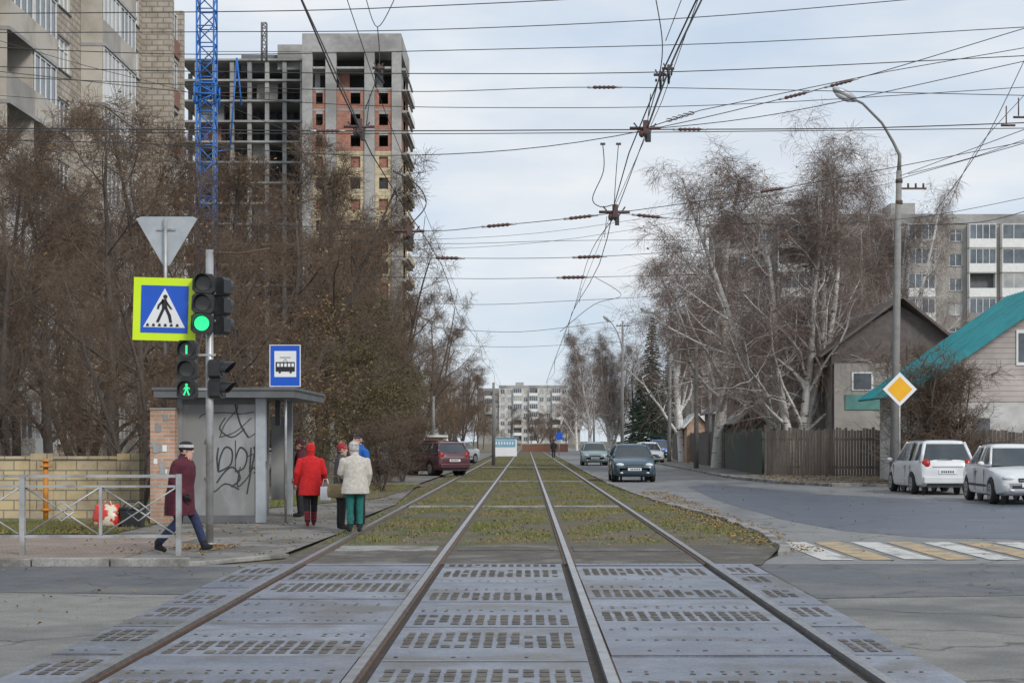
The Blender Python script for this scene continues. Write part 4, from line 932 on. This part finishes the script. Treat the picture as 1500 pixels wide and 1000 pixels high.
# ------------------------------------------------------------ people
def person(name,loc,heading,Hh,skin,coat,trous,boots,hat,hair,pose,hem=.5,hatstyle='beanie',coatw=1.0,glove=None,pat=None):
    vv=[];ff=[];labels=[]; mats=[skin,coat,trous,boots,hat,hair,glove or skin,coat]
    def add(rings,lab):
        n=len(rings[0]); k=len(vv)
        for r in rings:
            for p in r: vv.append(V(*p)); labels.append(lab)
        for i in range(len(rings)-1):
            for j in range(n): a=k+i*n+j; c=k+i*n+(j+1)%n; ff.append((a,c,c+n,a+n))
        ff.append(tuple(range(k+n-1,k-1,-1))); e=k+(len(rings)-1)*n; ff.append(tuple(range(e,e+n)))
    def chain(pts,rad,lab,n=14,sub=5,flat=1.0):
        P=[V(*p) for p in pts]; Q=[];Rr=[]
        for i in range(len(P)-1):
            for s in range(sub): t=s/sub; Q.append(P[i].lerp(P[i+1],t)); Rr.append(rad[i]*(1-t)+rad[i+1]*t)
        Q.append(P[-1]);Rr.append(rad[-1])
        d0=(Q[0]-Q[1]).normalized(); d1=(Q[-1]-Q[-2]).normalized()
        Q=[Q[0]+d0*Rr[0]*.6]+Q+[Q[-1]+d1*Rr[-1]*.6]; Rr=[Rr[0]*.55]+Rr+[Rr[-1]*.55]
        rings=[]
        for i in range(len(Q)):
            t=(Q[min(i+1,len(Q)-1)]-Q[max(i-1,0)]).normalized(); ref=V(1,0,0) if abs(t.x)<.9 else V(0,1,0)
            a=t.cross(ref).normalized(); c=t.cross(a).normalized()
            rings.append([Q[i]+a*math.cos(2*math.pi*j/n)*Rr[i]+c*math.sin(2*math.pi*j/n)*Rr[i]*flat for j in range(n)])
        add(rings,lab)
    def ellr(zs,lab,n=24,fold=0):
        Q=[]
        for i in range(len(zs)-1):
            for s in range(4):
                t=s/4; Q.append([zs[i][k]*(1-t)+zs[i+1][k]*t for k in range(4)])
        Q.append(list(zs[-1]))
        add([[V(rx*math.cos(a)*(1+fold*math.sin(7*a+z*3)*(1.35-z)),yo+ry*math.sin(a)*(1+fold*math.sin(5*a+1)*(1.35-z)),z) for a in [2*math.pi*j/n for j in range(n)]] for (z,rx,ry,yo) in Q],lab)
    cw=coatw
    lean=pose.get('lean',0)
    ellr([(hem,.205*cw,.155*cw,-.0),(hem+.1,.20*cw,.155*cw,0),(.85,.19*cw,.15*cw,0),(1.0,.168*cw,.135*cw,.0+lean*.3),(1.15,.178*cw,.138*cw,.01+lean*.5),(1.28,.185*cw,.125*cw,.01+lean*.7),(1.36,.155*cw,.10*cw,.005+lean*.8),(1.405,.08,.075,.01+lean),(1.44,.06,.06,.015+lean)],1,fold=.07)
    for s,key in ((-1,'L'),(1,'R')):
        hip,kn,an=(s*.085,0,.84),pose[key][0],pose[key][1]; toe=pose[key][2]
        chain([hip,kn,an],[.092,.070,.058],2)
        bt=V(*an); kk=V(*kn); chain([bt.lerp(kk,.42 if pose.get('tall') else .10),bt,],[.055,.046],3)
        tv=V(*toe); chain([bt+V(0,-.02,-.045),bt.lerp(tv,.5)+V(0,0,-.02),tv],[.045,.044,.034],3,flat=.85)
    hands=[]
    for s,key in ((-1,'AL'),(1,'AR')):
        sh=(s*.165*cw,.0+lean*.7,1.315); el,wr=pose[key][:2]
        chain([sh,el,wr],[.075,.064,.05],1)
        hands.append((s,V(*el),V(*wr)))
    hx,hy,hz=pose.get('head',(0,.03+lean*1.2,1.53)); 
    chain([(0,.01+lean,1.38),(hx,hy-.01,hz-.06)],[.055,.05],0)
    chain([(0,.0+lean,1.395),(0,.01+lean,1.42)],[.085,.075],7)
    yaw=pose.get('yaw',0); Ry=Matrix.Rotation(yaw,3,'Z')
    def H3(p): q=Ry@V(*p); return V(hx+q.x,hy+q.y,hz+q.z)
    prof=[(-.115,.03,.035,.035),(-.105,.046,.05,.03),(-.07,.058,.07,.018),(-.03,.066,.084,.006),(.01,.072,.092,0),(.05,.072,.092,-.004),(.085,.06,.078,-.006),(.108,.035,.045,-.006),(.115,.012,.016,-.006)]
    add([[H3((rx*math.cos(a),yo+ry*math.sin(a),z)) for a in [2*math.pi*j/20 for j in range(20)]] for (z,rx,ry,yo) in prof],0)
    chain([H3((0,.088,.02)),H3((0,.108,-.018))],[.009,.014],0,8,3)
    for s in(-1,1): chain([H3((s*.074,-.005,.012)),H3((s*.077,-.008,-.02))],[.013,.009],0,8,2)
    add([[H3((rx*math.cos(a),yo+ry*math.sin(a),z)) for a in [2*math.pi*j/20 for j in range(20)]] for (z,rx,ry,yo) in [(-.085,.05,.04,-.05),(-.05,.07,.062,-.04),(0,.079,.078,-.025),(.05,.08,.09,-.018),(.09,.065,.08,-.012),(.118,.03,.04,-.01)]],5)
    if hatstyle=='beanie':
        pr=[(.022,.080,.098,-.008),(.035,.088,.106,-.008),(.06,.087,.104,-.009),(.09,.078,.092,-.01),(.12,.055,.066,-.012),(.138,.02,.025,-.012)]
    elif hatstyle=='band':
        pr=[(.02,.082,.1,-.006),(.03,.096,.114,-.006),(.06,.1,.118,-.008),(.1,.094,.11,-.01),(.135,.07,.08,-.012),(.15,.03,.035,-.012)]
    else:
        pr=[(-.11,.075,.055,-.045),(-.06,.088,.085,-.032),(0,.095,.098,-.024),(.05,.097,.106,-.018),(.1,.08,.09,-.016),(.135,.045,.05,-.016),(.145,.015,.02,-.016)]
    add([[H3((rx*math.cos(a),yo+ry*math.sin(a),z)) for a in [2*math.pi*j/22 for j in range(22)]] for (z,rx,ry,yo) in pr],4)
    me=bpy.data.meshes.new(name); me.from_pydata([tuple(v) for v in vv],[],ff); o=bpy.data.objects.new(name,me); S.collection.objects.link(o)
    md=o.modifiers.new('r','REMESH'); md.mode='VOXEL'; md.voxel_size=.011
    m2=o.modifiers.new('s','SMOOTH'); m2.iterations=3; m2.factor=.5
    dg=bpy.context.evaluated_depsgraph_get(); nm=bpy.data.meshes.new_from_object(o.evaluated_get(dg))
    bpy.data.objects.remove(o)
    kd=kdtree.KDTree(len(vv)); [kd.insert(v,i) for i,v in enumerate(vv)]; kd.balance()
    b=B(); b.v=[tuple(v.co) for v in nm.vertices]
    for p in nm.polygons:
        c=p.center; lab=labels[kd.find(c)[1]]; mm=mats[lab] or coat
        if pat and lab==pat[0] and pat[1](c): mm=pat[2]
        b.f.append(tuple(p.vertices)); b.m.append(b.mi(mm)); b.s.append(True)
    for s in(-1,1): b.ell(H3((s*.03,.082,.012)),(.009,.007,.006),m_signb,8,5)
    b.ell(H3((0,.078,-.055)),(.022,.008,.005),m_lips,8,5)
    for (s,el,wr) in hands:
        d=(wr-el).normalized(); side=V(s,0,0); side=(side-d*side.dot(d)).normalized(); fr=d.cross(side).normalized()*(1 if s<0 else -1)
        if fr.y<0 and abs(d.z)>.5: fr=-fr
        hm=glove or skin
        b.tube([wr-d*.01,wr+d*.03,wr+d*.07,wr+d*.095],[.024,.03,.034,.03],hm,10)
        for i in range(4):
            base=wr+d*.085+fr*(.027-.018*i); L=(.066,.075,.07,.055)[i]; curl=-side
            b.tube([base,base+d*L*.45+curl*.004,base+d*L*.75+curl*.018,base+d*L*.9+curl*.036],[.0095,.009,.008,.006],hm,7)
        b.tube([wr+d*.03+fr*.025,wr+d*.055+fr*.048,wr+d*.08+fr*.055-side*.012],[.012,.0105,.008],hm,7)
    sc=Hh/1.68
    ob=b.done(name,loc=loc,rotz=heading); ob.scale=(sc,)*3
    return ob
m_skin=M('skin',(.52,.31,.24),(.58,.36,.28),9,.6); m_lips=M('lips',(.4,.14,.13),None,9,.5)
def cl(n,c,c2=None): return M(n,c,c2 or tuple(x*.6 for x in c),16,.9,.6)
c_bur=cl('burgundy_coat',(.11,.018,.035)); c_red=cl('red_coat',(.66,.02,.02),(.5,.012,.015)); c_blk=cl('black_cloth',(.022,.022,.025)); c_wht=cl('cream_knit',(.66,.62,.56),(.48,.44,.39)); c_teal=cl('teal_trousers',(.02,.19,.17)); c_navy=cl('navy_jeans',(.03,.045,.11)); c_blue=cl('blue_jacket',(.02,.13,.5)); c_whthat=cl('white_hat',(.62,.6,.58)); c_redhat=cl('red_hat',(.45,.03,.06)); c_hair=cl('hair_brown',(.06,.035,.02)); c_boot=cl('burgundy_boots',(.25,.02,.03)); c_gry=cl('grey_coat',(.09,.08,.09)); c_bag=cl('tan_bag',(.4,.3,.16))
stand={'L':((-.09,.02,.46),(-.09,0,.09),(-.1,.14,.035)),'R':((.09,.02,.46),(.09,0,.09),(.1,.14,.035)),'AL':((-.23,-.02,1.07),(-.22,.08,.84)),'AR':((.23,-.02,1.07),(.22,.08,.84))}
walk={'L':((-.08,.2,.50),(-.08,.34,.125),(-.08,.46,.10)),'R':((.08,.0,.47),(.08,-.32,.14),(.08,-.2,.045)),'AL':((-.26,-.12,1.08),(-.24,-.10,.83)),'AR':((.26,-.02,1.07),(.24,.14,.88)),'lean':.05,'head':(0,.10,1.50)}
d=22.9; person('walking_woman_burgundy_coat',(X(264,d),d,PZ-.02),-math.pi/2-.15,1.59,m_skin,c_bur,c_navy,c_blk,c_whthat,c_hair,walk,hem=.56,hatstyle='band',coatw=1.38,glove=c_blk,pat=(4,lambda c:c.z<1.555 or c.z>1.60,c_blk))
d=29.6; person('woman_red_coat',(X(455,d),d,PZ),.12,1.52,m_skin,c_red,c_blk,c_boot,c_red,c_hair,dict(stand,tall=True,L=((-.07,.0,.46),(-.06,-.12,.11),(-.06,0,.035)),R=((.07,.1,.47),(.06,.12,.10),(.06,.25,.05)),AL=((-.27,-.03,1.08),(-.29,.08,.86)),AR=((.27,.02,1.07),(.26,.2,.92))),hem=.62,hatstyle='hood',coatw=1.2)
d=27.9; person('woman_cream_coat',(X(520,d),d,PZ),.35,1.55,m_skin,c_wht,c_teal,c_blk,c_whthat,c_hair,dict(stand,AL=((-.26,.06,1.08),(-.14,.27,1.0)),AR=((.27,0,1.07),(.26,.1,.85)),head=(-.02,.06,1.53),yaw=.4),hem=.70,hatstyle='hood',coatw=1.3)
d=28.8; person('woman_grey_coat',(X(499,d),d,PZ),-1.2,1.52,m_skin,c_gry,c_blk,c_blk,c_redhat,c_hair,dict(stand,AL=((-.2,.1,1.08),(-.08,.28,1.0)),yaw=-.1),hem=.6,hatstyle='beanie',coatw=1.0)
d=30.2; person('man_blue_jacket',(X(527,d),d,PZ),2.2,1.72,m_skin,c_blue,c_blk,c_blk,c_blk,c_hair,stand,hem=.78,hatstyle='beanie',coatw=1.1)
d=33.5; person('person_maroon_coat',(X(441,d),d,PZ),1.5,1.6,m_skin,c_bur,c_blk,c_blk,c_bur,c_hair,stand,hem=.6,coatw=1.0)
d=150; person('distant_pedestrian',(X(811,d),d,0),0,1.7,m_skin,c_blk,c_blk,c_blk,c_blk,c_hair,stand,hem=.6)
def bag(name,px,py,d,w,h,m,dep=.1):
    b=B(); c=V(X(px,d),d,Z(py,d))
    b.loft([[c+V(w/2*k*math.copysign(abs(math.cos(a))**.6,math.cos(a)),dep/2*k2*math.copysign(abs(math.sin(a))**.6,math.sin(a)),z*h) for a in [i*math.pi/8 for i in range(16)]] for (z,k,k2) in ((-1,.85,.7),(-.9,.97,1),(-.5,1,1.1),(-.05,.95,.6),(0,.92,.3))],m)
    for s in(-.02,.02): b.tube([c+V(-w*.3,s,-.01),c+V(-w*.15,s,.13),c+V(w*.15,s,.13),c+V(w*.3,s,-.01)],.007,m,5)
    b.done(name)
bag('white_plastic_bag',477,712,29.45,.2,.26,m_signw); bag('handbag',491,708,28.4,.28,.24,c_bag)
# ------------------------------------------------------------ world, sun, camera
SE,SR=math.radians(34),math.radians(145)
w=bpy.data.worlds.new("World"); S.world=w; w.use_nodes=True; nt=w.node_tree; N=nt.nodes; L=nt.links
bg=N['Background']; bg.inputs['Strength'].default_value=.107
sky=N.new('ShaderNodeTexSky'); sky.sky_type='NISHITA'; sky.sun_disc=False; sky.sun_elevation=SE; sky.sun_rotation=SR; sky.dust_density=.8
tc=N.new('ShaderNodeTexCoord'); mp=N.new('ShaderNodeMapping'); mp.inputs['Scale'].default_value=(1,1,3.4); L.new(tc.outputs['Generated'],mp.inputs[0])
n=N.new('ShaderNodeTexNoise'); n.inputs['Scale'].default_value=4.2; n.inputs['Detail'].default_value=9; n.inputs['Roughness'].default_value=.52; L.new(mp.outputs[0],n.inputs[0])
r=N.new('ShaderNodeValToRGB'); r.color_ramp.elements[0].position=.36; r.color_ramp.elements[1].position=.6; r.color_ramp.elements[0].color=(.4,.4,.4,1); r.color_ramp.elements[1].color=(.97,.97,.97,1); L.new(n.outputs[0],r.inputs[0])
n2=N.new('ShaderNodeTexNoise'); n2.inputs['Scale'].default_value=6; n2.inputs['Detail'].default_value=6; L.new(mp.outputs[0],n2.inputs[0])
r2=N.new('ShaderNodeValToRGB'); r2.color_ramp.elements[0].position=.38; r2.color_ramp.elements[1].position=.65; r2.color_ramp.elements[0].color=(6.7,7.3,8.05,1); r2.color_ramp.elements[1].color=(8.4,8.6,8.8,1); L.new(n2.outputs[0],r2.inputs[0])
sc=N.new('ShaderNodeMix'); sc.data_type='RGBA'; sc.blend_type='MIX'; sc.inputs[0].default_value=.7; L.new(sky.outputs[0],sc.inputs[6]); sc.inputs[7].default_value=(5.3,6.7,8.6,1)
mx=N.new('ShaderNodeMix'); mx.data_type='RGBA'; L.new(r.outputs[0],mx.inputs[0]); L.new(sc.outputs[2],mx.inputs[6]); L.new(r2.outputs[0],mx.inputs[7]); L.new(mx.outputs[2],bg.inputs[0])
sd=bpy.data.lights.new('sun','SUN'); sd.energy=2.0; sd.angle=math.radians(14); sd.color=(1,.97,.92); so=bpy.data.objects.new('sun',sd); S.collection.objects.link(so)
dirv=V(math.sin(SR)*math.cos(SE),math.cos(SR)*math.cos(SE),math.sin(SE))
so.rotation_euler=dirv.to_track_quat('Z','Y').to_euler()
cd=bpy.data.cameras.new('camera'); cd.sensor_width=36; cd.lens=36*F/1500; cd.shift_x=-21/1500; cd.shift_y=145/1500; cd.clip_end=5000; cd.clip_start=.1
co=bpy.data.objects.new('camera',cd); S.collection.objects.link(co); co.location=(0,0,1.6); co.rotation_euler=(math.pi/2,0,0); S.camera=co
S.view_settings.view_transform='Standard'; S.view_settings.look='None'; S.view_settings.exposure=0
